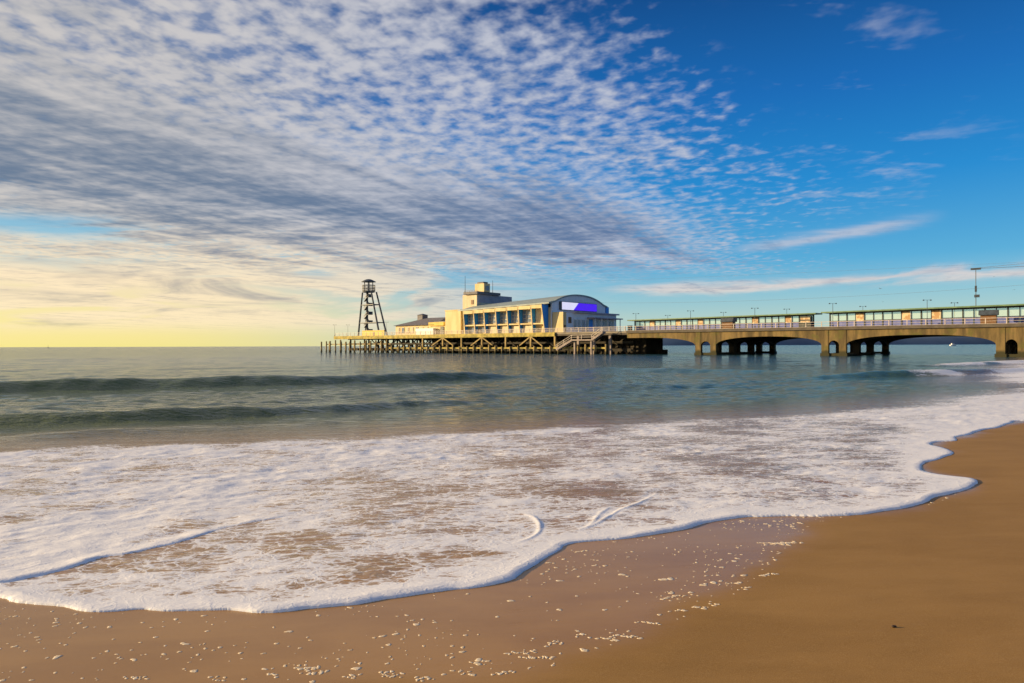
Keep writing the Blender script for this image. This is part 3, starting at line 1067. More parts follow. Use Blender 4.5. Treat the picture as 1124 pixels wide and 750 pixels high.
# dark forest of legs behind
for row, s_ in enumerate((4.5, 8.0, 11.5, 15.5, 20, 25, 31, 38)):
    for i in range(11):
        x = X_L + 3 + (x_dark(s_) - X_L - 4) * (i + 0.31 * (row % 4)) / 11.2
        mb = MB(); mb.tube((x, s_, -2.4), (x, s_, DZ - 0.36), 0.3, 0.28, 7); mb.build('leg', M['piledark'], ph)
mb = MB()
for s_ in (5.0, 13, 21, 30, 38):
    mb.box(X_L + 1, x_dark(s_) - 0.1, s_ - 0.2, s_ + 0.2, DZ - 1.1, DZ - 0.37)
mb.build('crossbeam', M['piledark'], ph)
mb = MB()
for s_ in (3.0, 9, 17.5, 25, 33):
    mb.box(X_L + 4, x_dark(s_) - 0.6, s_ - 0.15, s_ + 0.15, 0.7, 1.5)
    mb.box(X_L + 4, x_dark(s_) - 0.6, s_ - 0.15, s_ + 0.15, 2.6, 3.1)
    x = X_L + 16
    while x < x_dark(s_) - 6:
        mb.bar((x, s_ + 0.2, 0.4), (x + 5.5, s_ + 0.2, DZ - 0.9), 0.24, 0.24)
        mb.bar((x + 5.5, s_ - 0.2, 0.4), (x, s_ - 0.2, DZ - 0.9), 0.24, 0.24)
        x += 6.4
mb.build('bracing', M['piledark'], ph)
# old landing stage enclosed in dark boards at the shoreward corner
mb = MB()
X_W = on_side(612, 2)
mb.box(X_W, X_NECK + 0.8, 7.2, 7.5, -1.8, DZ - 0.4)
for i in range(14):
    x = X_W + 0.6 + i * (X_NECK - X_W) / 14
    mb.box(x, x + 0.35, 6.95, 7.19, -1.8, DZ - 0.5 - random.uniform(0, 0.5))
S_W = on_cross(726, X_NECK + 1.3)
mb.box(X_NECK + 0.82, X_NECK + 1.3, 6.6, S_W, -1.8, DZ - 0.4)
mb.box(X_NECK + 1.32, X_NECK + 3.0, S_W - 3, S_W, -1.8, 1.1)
mb.box(X_L + 6, x_dark(40), 40, 40.3, -1.8, DZ - 0.4)  # long dark sheet added at the back to close the bright gaps
mb.build('boarded_wall_and_backing', M['piledark'], ph)

# --- landing stair hung on the head's front
stt = thing('landing_stair', 'pale concrete landing stair rising from the water to the pier deck below the sign', 'stair', 0, 0, 0)
xa, xb, xc, xd = on_side(612, -1.5), on_side(629, -1.5), on_side(651, -1.5), on_side(663, -1.5)
mb = MB()
nst = 10
for i in range(nst):
    x0 = xa + (xb - xa) * i / nst; x1 = xa + (xb - xa) * (i + 1) / nst
    z = 1.3 + (3.6 - 1.3) * (i + 1) / nst
    mb.box(x0, x1 - 0.004, -2.2, -0.75, z - 0.55, z)
mb.build('lower_flight', M['stairs'], stt)
mb = MB(); mb.box(xb, xc, -2.2, -0.75, 3.3, 3.62); mb.build('landing', M['stairs'], stt)
mb = MB()
for i in range(8):
    x0 = xc + (xd - xc) * i / 8; x1 = xc + (xd - xc) * (i + 1) / 8
    z = 3.6 + (DZ - 3.6) * (i + 1) / 8
    mb.box(x0 + 0.004, x1, -2.2, -0.75, z - 0.5, z)
mb.build('upper_flight', M['stairs'], stt)
mb = MB()
for a, b in (((xa, 2.3), (xb, 4.65)), ((xb, 4.65), (xc, 4.65)), ((xc, 4.65), (xd, DZ + 1.05))):
    for off in (0, -0.5):
        mb.bar((a[0], -2.15, a[1] + off), (b[0], -2.15, b[1] + off), 0.08, 0.08)
for x, z in ((xa, 1.3), ((xa + xb) / 2, 2.5), (xb, 3.6), ((xb + xc) / 2, 3.6), (xc, 3.6), (xd, DZ)):
    mb.bar((x, -2.15, z), (x, -2.15, z + 1.08), 0.09, 0.09)
mb.build('handrail', M['rail'], stt)
for x in (xb + 0.5, xc - 0.5):
    mb = MB(); mb.box(x - 0.2, x + 0.2, -1.7, -1.3, -2, 3.29); mb.build('post', M['stairs'], stt)

# --- concrete neck
pn = thing('concrete_pier', 'ochre stained concrete pier neck carried on wide arches and column groups', 'pier', 0, 0, 0)
S_N = 37.0
mb = MB(); mb.box(X_NECK + 1.02, X_END, 0.12, S_N, DZ - 0.42, DZ); mb.build('deck', M['deck'], pn)
for s_ in (-0.22, S_N + 0.02):
    mb = MB(); mb.box(X_NECK - 0.01, X_END, s_, s_ + 0.32, DZ - 0.42, DZ + 0.14); mb.build('kerb', M['kerb'], pn)
sup = [(766.5, 783), (905.5, 925), (1098, 1122)]
rows = (0.0, on_cross(798.5, on_side(783, 0)), on_cross(815, on_side(783, 0)), on_cross(833, on_side(783, 0)))
rows = (0.6, 10.5, 21.5, 36.0)
supx = [(on_side(a, 0.3), on_side(b, 0.3)) for a, b in sup]
supx.append((supx[2][0] + 47, supx[2][1] + 46))
CW = 0.62
ZT = DZ - 0.44


def arch(x0, x1, zs, zc, p=2.0):
    m_, h_ = (x0 + x1) / 2, (x1 - x0) / 2
    return lambda x: zs + (zc - zs) * max(0.0, 1 - abs((x - m_) / h_) ** p) ** (1 / p)


ends = [X_NECK] + [v for pr in supx for v in pr]
for ri, s_ in enumerate(rows):
    w0, w1 = (s_ - 0.62, s_ + 0.62) if ri else (0.13, 0.95)
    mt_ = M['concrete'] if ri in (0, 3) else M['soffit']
    # first span springs only at its shoreward end
    xe = supx[0][0] - CW
    mb = MB(); hlf = xe - X_NECK
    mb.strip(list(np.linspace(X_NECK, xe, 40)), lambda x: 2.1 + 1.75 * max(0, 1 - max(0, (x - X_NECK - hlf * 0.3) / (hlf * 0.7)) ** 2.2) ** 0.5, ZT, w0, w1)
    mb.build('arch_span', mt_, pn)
    for k in range(3):
        a, b = supx[k][1] + CW, supx[k + 1][0] - CW
        mb = MB(); mb.strip(list(a + (b - a) * (0.5 - 0.5 * np.cos(np.linspace(0, math.pi, 48)))), arch(a, b, 2.0, 3.85, 2.3), ZT, w0, w1)
        mb.build('arch_span', mt_, pn)
    for k in range(4):
        a, b = supx[k][0] + CW, supx[k][1] - CW
        if b - a > 0.5:
            mb = MB(); mb.strip(list(a + (b - a) * (0.5 - 0.5 * np.cos(np.linspace(0, math.pi, 20)))), arch(a, b, 1.9, 2.95), ZT, w0, w1)
            mb.build('small_arch', mt_, pn)
        for x in supx[k]:
            mb = MB(); mb.box(x - CW, x + CW, w0 - (0.06 if ri == 0 else 0.02), w1 + 0.02, -2.6, ZT - 0.003)
            mb.box(x - CW - 0.18, x + CW + 0.18, w0 - 0.2, w1 + 0.2, -2.61, 0.55)
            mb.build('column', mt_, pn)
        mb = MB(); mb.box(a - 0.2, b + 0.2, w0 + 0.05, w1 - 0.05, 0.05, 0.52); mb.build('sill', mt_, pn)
for k in range(4):             # arches running across under the deck
    for x in supx[k]:
        for j in range(3):
            a = rows[j] + (0.64 if j else 0.38); b = rows[j + 1] - 0.64
            if j == 2:
                a2 = a
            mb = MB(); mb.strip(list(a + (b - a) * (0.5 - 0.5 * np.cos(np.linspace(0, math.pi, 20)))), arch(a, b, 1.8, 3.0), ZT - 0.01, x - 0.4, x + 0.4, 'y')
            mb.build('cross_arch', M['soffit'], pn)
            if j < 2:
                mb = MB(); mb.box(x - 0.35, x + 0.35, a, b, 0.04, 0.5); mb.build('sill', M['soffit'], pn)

# --- railings
def railing(name, label, x0, x1, s, n, infill=None, z=DZ, material=None):
    rt = thing(name, label, 'railing', 0, s, z)
    m_ = material or M['rail']
    mb = MB()
    for zz, w in ((1.10, 0.075), (0.62, 0.045), (0.2, 0.045)):
        mb.box(x0, x1, -w / 2, w / 2, zz - w / 2, zz + w / 2)
    mb.build('rail', m_, rt)
    for i in range(n):
        x = x0 + (x1 - x0) * i / (n - 1)
        mb = MB(); mb.box(x - 0.06, x + 0.06, -0.065, 0.065, 0.0, 1.16); mb.build('post', m_, rt)
    if infill:
        mb = MB()
        x = x0 + 0.3
        while x < x1:
            mb.box(x - 0.016, x + 0.016, -0.016, 0.016, 0.2, 1.08)
            x += infill
        o = mb.build('bars', m_, rt)
    return rt


railing('railing', 'long pale post and rail railing along the near edge of the pier neck', X_NECK - 0.5, X_END, 0.02, 46)
railing('railing', 'white barred railing along the theatre front of the pier head', on_side(424, 0), X_NECK - 0.6, 0.4, 40, 0.22)
railing('railing', 'thin railing round the seaward tip of the pier head below the tower', X_L + 0.2, on_side(424, 0) - 0.1, 0.3, 14)
mbk = thing('control_box', 'small dark cabinet standing at the start of the pier neck railing', 'cabinet', on_side(691.5, 1.2), 1.2, DZ)
mb = MB(); mb.box(-0.45, 0.45, -0.3, 0.3, 0.06, 1.25); mb.build('body', M['darksteel'], mbk)
mb = MB(); mb.prism_x([(-0.36, 1.25), (0.36, 1.25), (0.36, 1.31), (-0.36, 1.36)], -0.5, 0.5); mb.build('lid', M['darksteel'], mbk)

# --- glazed windbreak shelters down the middle of the neck
def shelter(label, pxa, pxb, sa, sb, za, zb, n, posters, dark_end):
    xa_, xb_ = on_side(pxa, sa), on_side(pxb, sb)
    L = math.hypot(xb_ - xa_, sb - sa); rot = math.atan2(sb - sa, xb_ - xa_)
    t = thing('shelter', label, 'shelter', xa_, sa, DZ, rot)
    ha, hb = za - DZ, zb - DZ
    hz = lambda x: ha + (hb - ha) * x / L
    ov = 1.1
    mb = MB()
    prof = lambda x: [(x, -1.9, hz(x) - 0.30), (x, 1.9, hz(x) - 0.30), (x, 1.9, hz(x) - 0.02), (x, -1.9, hz(x) - 0.02)]
    mb.hexa([(-ov, -1.9, hz(-ov) - .26), (L + ov, -1.9, hz(L + ov) - .26), (L + ov, 1.9, hz(L + ov) - .26), (-ov, 1.9, hz(-ov) - .26)],
            [(-ov, -1.9, hz(-ov)), (L + ov, -1.9, hz(L + ov)), (L + ov, 1.9, hz(L + ov)), (-ov, 1.9, hz(-ov))])
    mb.build('roof', M['green'], t)
    sill = 1.62
    p = L / n
    for i in range(n + 1):
        x = i * p
        w = 0.11 if i % 2 == 0 else 0.07
        mb = MB(); mb.box(x - w, x + w, -0.12, 0.12, 0.0, hz(x) - 0.28); mb.build('post', M['post'], t)
    mb = MB()
    mb.hexa([(0, -0.06, sill - .06), (L, -0.06, sill - .06), (L, 0.06, sill - .06), (0, 0.06, sill - .06)],
            [(0, -0.06, sill + .08), (L, -0.06, sill + .08), (L, 0.06, sill + .08), (0, 0.06, sill + .08)])
    mb.hexa([(0, -0.07, hz(0) - .52), (L, -0.07, hz(L) - .52), (L, 0.07, hz(L) - .52), (0, 0.07, hz(0) - .52)],
            [(0, -0.07, hz(0) - .27), (L, -0.07, hz(L) - .27), (L, 0.07, hz(L) - .27), (0, 0.07, hz(0) - .27)])
    mb.build('transom', M['post'], t)
    for i in range(n):
        x0, x1 = i * p + 0.12, (i + 1) * p - 0.12
        mb = MB()
        top0, top1 = hz(x0) - 0.53, hz(x1) - 0.53
        yy = 0.03
        if i in posters:
            mb.hexa([(x0, -0.18, sill - .1), (x1, -0.18, sill - .1), (x1, -0.125, sill - .1), (x0, -0.125, sill - .1)],
                    [(x0, -0.18, top0), (x1, -0.18, top1), (x1, -0.125, top1), (x0, -0.125, top0)])
            mb.build('poster_board', M['poster'], t)
        else:
            mb.hexa([(x0, -yy, sill + .09), (x1, -yy, sill + .09), (x1, yy, sill + .09), (x0, yy, sill + .09)],
                    [(x0, -yy, top0), (x1, -yy, top1), (x1, yy, top1), (x0, yy, top0)])
            mb.build('glass_pane', M['pane'], t)
        mb = MB(); mb.box(x0, x1, -0.05, 0.05, 0.12, sill - 0.07); mb.build('panel', M['bluepanel'], t)
    if dark_end:
        mb = MB(); mb.box(L - p * 1.6, L - 0.15, -1.2, -0.2, 0.0, hz(L) - 0.6); mb.build('notice_cabinet', M['post'], t)
        mb = MB()
        for zz in (hz(L) - 1.35, hz(L) - 2.0):
            mb.box(L - p * 1.5, L - 0.3, -1.26, -1.203, zz, zz + 0.4)
        mb.build('notice', M['poster'], t)
    return t


s_of = lambda px: 18.0 + (10.0 - 18.0) * (px - 693) / (1124 - 693)
shelter('long green roofed glazed shelter nearer the theatre with a dark notice cabinet at its end', 697, 893, s_of(697), s_of(893), height(697, 351.4, s_of(697)), height(893, 344.0, s_of(893)),
        30, (3, 8, 12, 21, 26), True)
shelter('long green roofed glazed shelter running off the right side of the photo', 911, 1160, s_of(911), s_of(1160), height(911, 342.6, s_of(911)), height(1124, 334.8, s_of(1124)) + 0.12,
        22, (3, 8, 11), False)


def kiosk(label, pxa, pxb, s):
    xa_, xb_ = on_side(pxa, s), on_side(pxb, s)
    w = xb_ - xa_
    t = thing('kiosk', label, 'kiosk', xa_, s, DZ, 0)
    mb = MB(); mb.box(0.1, w - 0.1, 0, 1.6, 0, 1.75); mb.build('counter', M['brown'], t)
    mb = MB(); mb.prism_x([(-0.35, 1.78), (1.9, 1.78), (1.9, 2.65), (0.0, 2.65)], -0.15, w + 0.15); mb.build('hood', M['darksteel'], t)
    mb = MB(); mb.box(0.0, w, -0.2, -0.003, 0.95, 1.05); mb.build('shelf', M['brown'], t)


kiosk('brown wooden kiosk with dark hood in front of the shelter nearer the theatre', 792, 804.5, 6)
kiosk('brown wooden kiosk with dark hood near the right edge of the photo', 1075, 1094, 5)


# --- lamps
def make_lamp():
    t = bpy.data.objects.new('lamp_post', None); COL.objects.link(t)
    mb = MB(); mb.tube((0, 0, 0), (0, 0, 6.0), 0.06, 0.04, 8); mb.tube((0, 0, 0), (0, 0, 0.9), 0.13, 0.12, 8); mb.build('pole', M['darksteel'], t)
    mb = MB(); mb.tube((-0.6, 0, 6.0), (0.6, 0, 6.0), 0.03, n=6); mb.build('arm', M['darksteel'], t)
    for sx in (-1, 1):
        mb = MB(); mb.lathe([(0.08, 6.10), (0.14, 6.0), (0.16, 5.9), (0.05, 5.84)], 10, (0.6 * sx, 0)); mb.build('lantern', M['darksteel'], t)
    return t


lamp0 = make_lamp()
lamp_specs = [
    (698, 344.0, 0.7, 'twin armed lamp post at the theatre end of the neck railing, left of the shelters'),
    (758, 341, 0.7, 'near lamp post on the railing above the first arch, over the shelter nearer the theatre'),
    (828.5, 338, 0.7, 'near lamp post on the railing over the middle of the shelter nearer the theatre'),
    (914, 332.8, 0.7, 'near lamp post standing just right of the gap between the two shelters'),
    (1017.5, 329, 0.7, 'near lamp post on the railing left of the tall wire mast'),
    (733, 346, 30, 'far lamp post behind the shelter nearer the theatre, the first from the theatre'),
    (794, 342.6, 30, 'far lamp post behind the shelter, rising above the kiosk nearer the theatre'),
    (863.5, 339, 30, 'far lamp post behind the end of the shelter nearer the theatre'),
    (947, 336, 30, 'far lamp post behind the right shelter, between two taller lamps'),
    (1047.5, 332, 30, 'far lamp post behind the right shelter, just left of the wire mast'),
]
for i, (px, py, s_, lab) in enumerate(lamp_specs):
    o = lamp0 if i == 0 else copy_tree(lamp0)
    x = on_side(px, s_)
    o.location = W(x, s_, DZ); o.rotation_euler = (0, 0, PIER_ROT + 0.6)
    hgt = height(px, py, s_) - DZ
    o.scale = (1, 1, hgt / 6.1)
    tag(o, lab, 'lamp post', 'lamp posts along the pier')
for px, py, s_, lab in ((367.5, 356.5, 3, 'slim lamp post at the seaward tip of the pier, leftmost of all'), (382, 356.5, 6, 'slim lamp post left of the lookout tower'), (424.5, 353.5, 8, 'slim lamp post between the lookout tower and the low pavilion')):
    o = copy_tree(lamp0); x = on_side(px, s_)
    hgt = height(px, py, s_) - DZ
    o.location = W(x, s_, DZ); o.rotation_euler = (0, 0, PIER_ROT + 1.1); o.scale = (0.8, 0.8, hgt / 6.1)
    tag(o, lab, 'lamp post', 'lamp posts along the pier')

# --- wire mast and zip wires
s_m = 26.0
xm = on_side(1071, s_m)
zm = height(1071, 295.0, s_m)
t = thing('wire_mast', 'tall thin mast with a crosshead above the right hand shelter', 'mast', xm, s_m, DZ)
hm = zm - DZ
zb_ = height(1071, 326, s_m) - DZ
mb = MB(); mb.tube((0, 0, 0), (0, 0, hm), 0.075, 0.06, 8); mb.build('pole', M['darksteel'], t)
mb = MB(); mb.box(-0.85, 0.85, -0.15, 0.15, hm - 0.25, hm + 0.12); mb.build('crosshead', M['darksteel'], t)
mb = MB(); mb.box(-0.25, 0.6, -0.3, 0.3, zb_ - 0.1, zb_ + 0.42); mb.box(-0.17, 0.17, -0.17, 0.17, zb_ + 1.0, zb_ + 2.2); mb.build('gear_box', M['darksteel'], t)

TX, TS = on_side(405, 14), 14.0
TZ = height(405, 306.5, TS)


def cable(label, p, q, sag, r=0.016, n=40, pull=0.0):
    mb = MB(); pts = []
    for i in range(n + 1):
        u = i / n
        v = p.lerp(q, u); pts.append((v.x, v.y, v.z - 4 * sag * u * (1 - u)))
    mb.path(pts, r, 5)
    o = mb.build('wire', M['slate'])
    return tag(o, label, 'wire', 'zip wires over the pier')


p_t = W(TX, TS, TZ - 3.4)
q1 = W(on_side(1124, 24) + 30, 24, height(1124, 322.4, 24) + 3.2)
cable('lowest thin wire sagging from the lookout tower over the shelter roofs', p_t, q1, 5.6, 0.016)
q2 = W(on_side(1124, 28) + 30, 28, height(1124, 302, 28) + 2.0)
cable('thin wire crossing the mast halfway up its length', p_t + Vector((1.0, 1.0, 0.4)), q2, 0.8, 0.012)
pm = W(xm, s_m, zm)
cable('upper wire leaving the mast head to the right, level', pm, W(xm + 60, s_m + 2, zm + 0.8), 0.5, 0.04, 16)
cable('upper wire leaving the mast head to the right, climbing', pm + Vector((0, 0, 0.1)), W(xm + 60, s_m - 4, zm + 4.2), 0.6, 0.03, 16)

# --- lookout tower at the seaward end
tw = thing('lookout_tower', 'dark open steel lookout tower with a round roof at the seaward end of the pier', 'tower', TX, TS, DZ)
HT = TZ - DZ
zpf = height(405, 320.5, TS) - DZ          # platform floor
zrl = height(405, 313.5, TS) - DZ          # platform rail top
zrf = height(405, 309.6, TS) - DZ          # eaves
pxw = 8.0 / FPX * W(TX, TS).y
mb = MB(); mb.lathe([(pxw * 1.0, zrf - 0.05), (pxw * 1.0, zrf + 0.06), (pxw * 0.55, HT - 0.35), (pxw * 0.3, HT - 0.1), (0.1, HT)], 20); mb.build('roof', M['darksteel'], tw)
mb = MB(); mb.lathe([(pxw * 0.66, zpf - 0.3), (pxw * 0.88, zpf - 0.1), (pxw * 0.88, zpf + 0.1), (pxw * 0.7, zpf + 0.1)], 16); mb.build('platform', M['darksteel'], tw)
mb = MB()
for i in range(16):
    a = 2 * math.pi * i / 16
    a2 = 2 * math.pi * (i + 1) / 16
    r_ = pxw * 0.86
    mb.bar((r_ * math.cos(a), r_ * math.sin(a), zpf + 0.11), (r_ * math.cos(a), r_ * math.sin(a), zrl), 0.1, 0.1)
    for zz in (zrl, (zrl + zpf) / 2 + .1, zpf + 0.45):
        mb.bar((r_ * math.cos(a), r_ * math.sin(a), zz), (r_ * math.cos(a2), r_ * math.sin(a2), zz), 0.08, 0.22)
mb.build('guard_rail', M['darksteel'], tw)
for i in range(4):
    a = math.pi / 4 + i * math.pi / 2
    mb = MB(); mb.tube((pxw * .55 * math.cos(a), pxw * .55 * math.sin(a), zpf + .1), (pxw * .55 * math.cos(a), pxw * .55 * math.sin(a), zrf + .2), 0.16, n=6); mb.build('roof_post', M['darksteel'], tw)
# legs: a near upright pair on the seaward side, a raking pair shoreward
xl_t, xl_b = on_side(401, TS) - TX, on_side(397.3, TS) - TX
xi = on_side(403.3, TS) - TX
xr_t, xr_b = on_side(410.6, TS) - TX, on_side(421, TS) - TX
dy = 1.6
legs = [((xl_b, -dy), (xl_t, -dy * .7)), ((xl_b, dy), (xl_t, dy * .7)), ((xr_b, -dy), (xr_t, -dy * .7)), ((xr_b, dy), (xr_t, dy * .7))]
for (a, b) in legs:
    mb = MB(); mb.tube((a[0], a[1], 0), (b[0], b[1], zpf - 0.2), 0.33, 0.27, 8); mb.build('leg', M['darksteel'], tw)
def leg_x(lg, z): return lg[0][0] + (lg[1][0] - lg[0][0]) * z / (zpf - .2)
def leg_y(lg, z): return lg[0][1] + (lg[1][1] - lg[0][1]) * z / (zpf - .2)
for py in (335, 354.7):
    z = height(405, py, TS) - DZ
    mb = MB()
    for a, b in ((0, 2), (1, 3), (0, 1), (2, 3)):
        mb.bar((leg_x(legs[a], z), leg_y(legs[a], z), z), (leg_x(legs[b], z), leg_y(legs[b], z), z), 0.26, 0.3)
    mb.build('brace_ring', M['darksteel'], tw)
mb = MB(); mb.tube((xi, 0, 0), (xi, 0, zpf), 0.34, n=8)
mb.build('stair_column', M['darksteel'], tw)
nf = 10
zz = np.linspace(0.2, zpf - 0.3, nf + 1)
for i in range(nf):
    mb = MB(); d = 1 if i % 2 == 0 else -1
    e_ = 0.9
    y_ = -0.55 if i % 2 == 0 else 0.55
    mb.bar((xi - d * e_ * .8, y_, zz[i]), (xi + d * e_, y_, zz[i + 1]), 0.7, 0.16)
    mb.bar((xi - d * e_ * .8, y_ - .36, zz[i] + .8), (xi + d * e_, y_ - .36, zz[i + 1] + .8), 0.06, 0.4)
    mb.build('stair_flight', M['darksteel'], tw)
    if d == 1:
        mb = MB(); mb.box(xi + e_, xi + e_ + 0.9, -1.0, 1.0, zz[i + 1] - 0.1, zz[i + 1] + 0.05); mb.box(xi + e_ + .82, xi + e_ + .9, -1, 1, zz[i + 1] + .05, zz[i + 1] + 1.0); mb.build('landing', M['darksteel'], tw)

# low yellow wall in front of the tower
t = thing('screen_wall', 'low yellow painted screen wall at the foot of the lookout tower', 'wall', on_side(398, 7), 7, DZ)
lw = on_side(422, 7) - on_side(398, 7)
mb = MB(); mb.box(0, lw, -0.15, 0.15, 0, 1.9); mb.build('wall', M['yellow'], t)
mb = MB(); mb.box(-0.08, lw + 0.08, -0.22, 0.22, 1.9, 2.02); mb.build('coping', M['cream'], t)
mb = MB(); mb.box(lw * .5, lw * .5 + .9, -0.2, -0.153, 0.15, 1.5); mb.build('door', M['brown'], t)

# --- low pavilion
sp = 8.0
xa_, xb_ = on_side(434.5, sp), on_side(489.5, sp)
pv = thing('pavilion', 'low cream pavilion with a hipped grey roof and small cupola', 'building', xa_, sp, DZ)
Lp = xb_ - xa_; Dp = 16.0
ze = height(445, 357.6, sp) - DZ
zr = height(460, 349.6, sp + 8) - DZ
xs = on_side(468, sp) - xa_
mb = MB(); mb.box(0, Lp, 0, Dp, 0, ze); mb.build('wall', M['cream'], pv)
mb = MB()
e_ = 0.7
mb.poly([(-e_, -e_, ze), (xs + 4, -e_, ze), (xs + 4, Dp + e_, ze), (-e_, Dp + e_, ze), (xs * .42, Dp * .5, zr), (xs + 1, Dp * .5, zr)],
        [(0, 1, 5, 4), (1, 2, 5), (2, 3, 4, 5), (3, 0, 4), (3, 2, 1, 0)])
mb.build('roof', M['slate'], pv)
mb = MB(); cx = on_side(464, sp + 8) - xa_
mb.box(cx - 1.2, cx + 1.2, Dp * .5 - 1.2, Dp * .5 + 1.2, zr - 0.8, zr + 1.0)
mb.poly([(cx - 1.4, Dp * .5 - 1.4, zr + 1.0), (cx + 1.4, Dp * .5 - 1.4, zr + 1.0), (cx + 1.4, Dp * .5 + 1.4, zr + 1.0), (cx - 1.4, Dp * .5 + 1.4, zr + 1.0), (cx, Dp * .5, zr + 1.5)],
        [(0, 1, 4), (1, 2, 4), (2, 3, 4), (3, 0, 4), (3, 2, 1, 0)])
mb.build('cupola', M['slate'], pv)
mb = MB(); mb.box(xs + 1.5, Lp - 0.5, -0.5, Dp, ze - 0.35, ze + 0.75); mb.build('flat_roof', M['yellow'], pv)
mb = MB(); mb.box(xs + 1.0, Lp - 0.1, 2.5, Dp, ze + 0.76, ze + 1.15); mb.build('upper_roof', M['slate'], pv)
nw = 7
for i in range(nw):
    x = 0.8 + i * (xs + 1) / nw
    f_ = MB().box(x, x + 1.25, -0.12, -0.003, 0.75, ze - 0.55).build('window', M['frame'], pv)
    g_ = MB()
    g_.box(x + 0.12, x + 0.58, -0.15, -0.123, 0.9, ze - 0.7); g_.box(x + .68, x + 1.13, -0.15, -0.123, 0.9, ze - 0.7)
    g_.build('pane', M['window'] if i % 3 == 1 else M['pale'], f_)
x = on_side(459.5, sp) - xa_; x2 = on_side(479, sp) - xa_
MB().box(x, x2, -1.3, -0.2, 0, ze - 1.1).build('terrace_screen', M['white'], pv)
x = on_side(484, sp) - xa_
MB().box(x, x + 1.4, -0.2, -0.003, 0, ze - .7).build('door', M['post'], pv)

# --- theatre
XG = on_side(605.5, S0)                          # gable plane
XW = on_side(509, S0)                            # seaward end of the finned wall
SG = on_cross(664, XG)                           # far corner of the gable
th = thing('theatre', 'large cream pier theatre with blue sided fins and an arched grey gable', 'building', XG, S0, DZ)
gz = lambda px, py: height(px, py, S0) - DZ
Lt = XG - XW                                     # length; local x from -Lt to 0, y from 0 to Wt
Wt = SG - S0
zg0 = gz(604, 332.5)                             # eaves at the gable
zg1 = gz(511, 340.8)                             # eaves at the seaward end
zc = height(632, 324.0, S0 + Wt * .45) - DZ      # crown
MB().box(-Lt, -0.3, 0, Wt, 0.0, min(zg0, zg1) - 0.3).build('side_wall', M['cream'], th)
arc = lambda n, z_e, z_c: [(Wt * i / n, z_e + (z_c - z_e) * (1 - abs(2 * i / n - 1) ** 2.3)) for i in range(n + 1)]
g = arc(24, zg0, zc)
mb = MB(); mb.prism_x([(0.0, 0.0)] + g + [(Wt, 0.0)], -0.28, 0.12); mb.build('gable_wall', M['grey'], th)
mb = MB()
n_ = 24
zc1 = zg1 + (zc - zg0) * 0.75
a1 = arc(n_, zg1, zc1); a0 = arc(n_, zg0, zc)
vs_ = []
for x, aa in ((-Lt - 0.8, a1), (0.35, a0)):
    for i, (y, z) in enumerate(aa):
        yy = y + (-1.6 if i == 0 else 1.0 if i == n_ else 0)
        vs_.append((x, yy, z + 0.12))
    for i, (y, z) in enumerate(aa):
        yy = y + (-1.6 if i == 0 else 1.0 if i == n_ else 0)
        vs_.append((x, yy, z - 0.28))
m_ = n_ + 1
fs_ = []
for i in range(n_):
    fs_.append((i, i + 1, 2 * m_ + i + 1, 2 * m_ + i)); fs_.append((m_ + i, 3 * m_ + i, 3 * m_ + i + 1, m_ + i + 1))
    fs_.append((i, m_ + i, m_ + i + 1, i + 1)); fs_.append((2 * m_ + i, 2 * m_ + i + 1, 3 * m_ + i + 1, 3 * m_ + i))
fs_.append((0, 2 * m_, 3 * m_, m_)); fs_.append((n_, m_ + n_, 3 * m_ + n_, 2 * m_ + n_))
mb.poly(vs_, fs_); mb.build('roof', M['roof'], th)
ztop = lambda x: zg0 + (zg1 - zg0) * (-x / Lt) - 0.32
zmid = gz(560, 356.2)
fins = [510.4, 521.6, 532.8, 545.6, 558, 570.5, 584.6, 598.5]
fx = []
for px in fins:
    x = on_side(px, S0 - 1.2) - XG
    fx.append(x)
for i, x in enumerate(fx):
    last = i == len(fx) - 1
    zt = ztop(min(0, x)); top, bot = (2.0, 1.2)
    hw = 0.13
    if last: top, bot = 3.0, 1.5
    prof = [(-0.003, 0), (-bot, 0), (-top, zt), (-0.003, zt)]
    mb = MB(); mb.prism_x(prof, x - hw, x + hw); f_ = mb.build('fin', M['cream'], th)
    mb = MB(); mb.prism_x([(-0.1, 0.1), (-bot + 0.06, 0.1), (-top + 0.12, zt - 0.15), (-0.1, zt - 0.15)], x + hw + 0.003, x + hw + 0.06)
    mb.build('blue_side', M['blue'], f_)
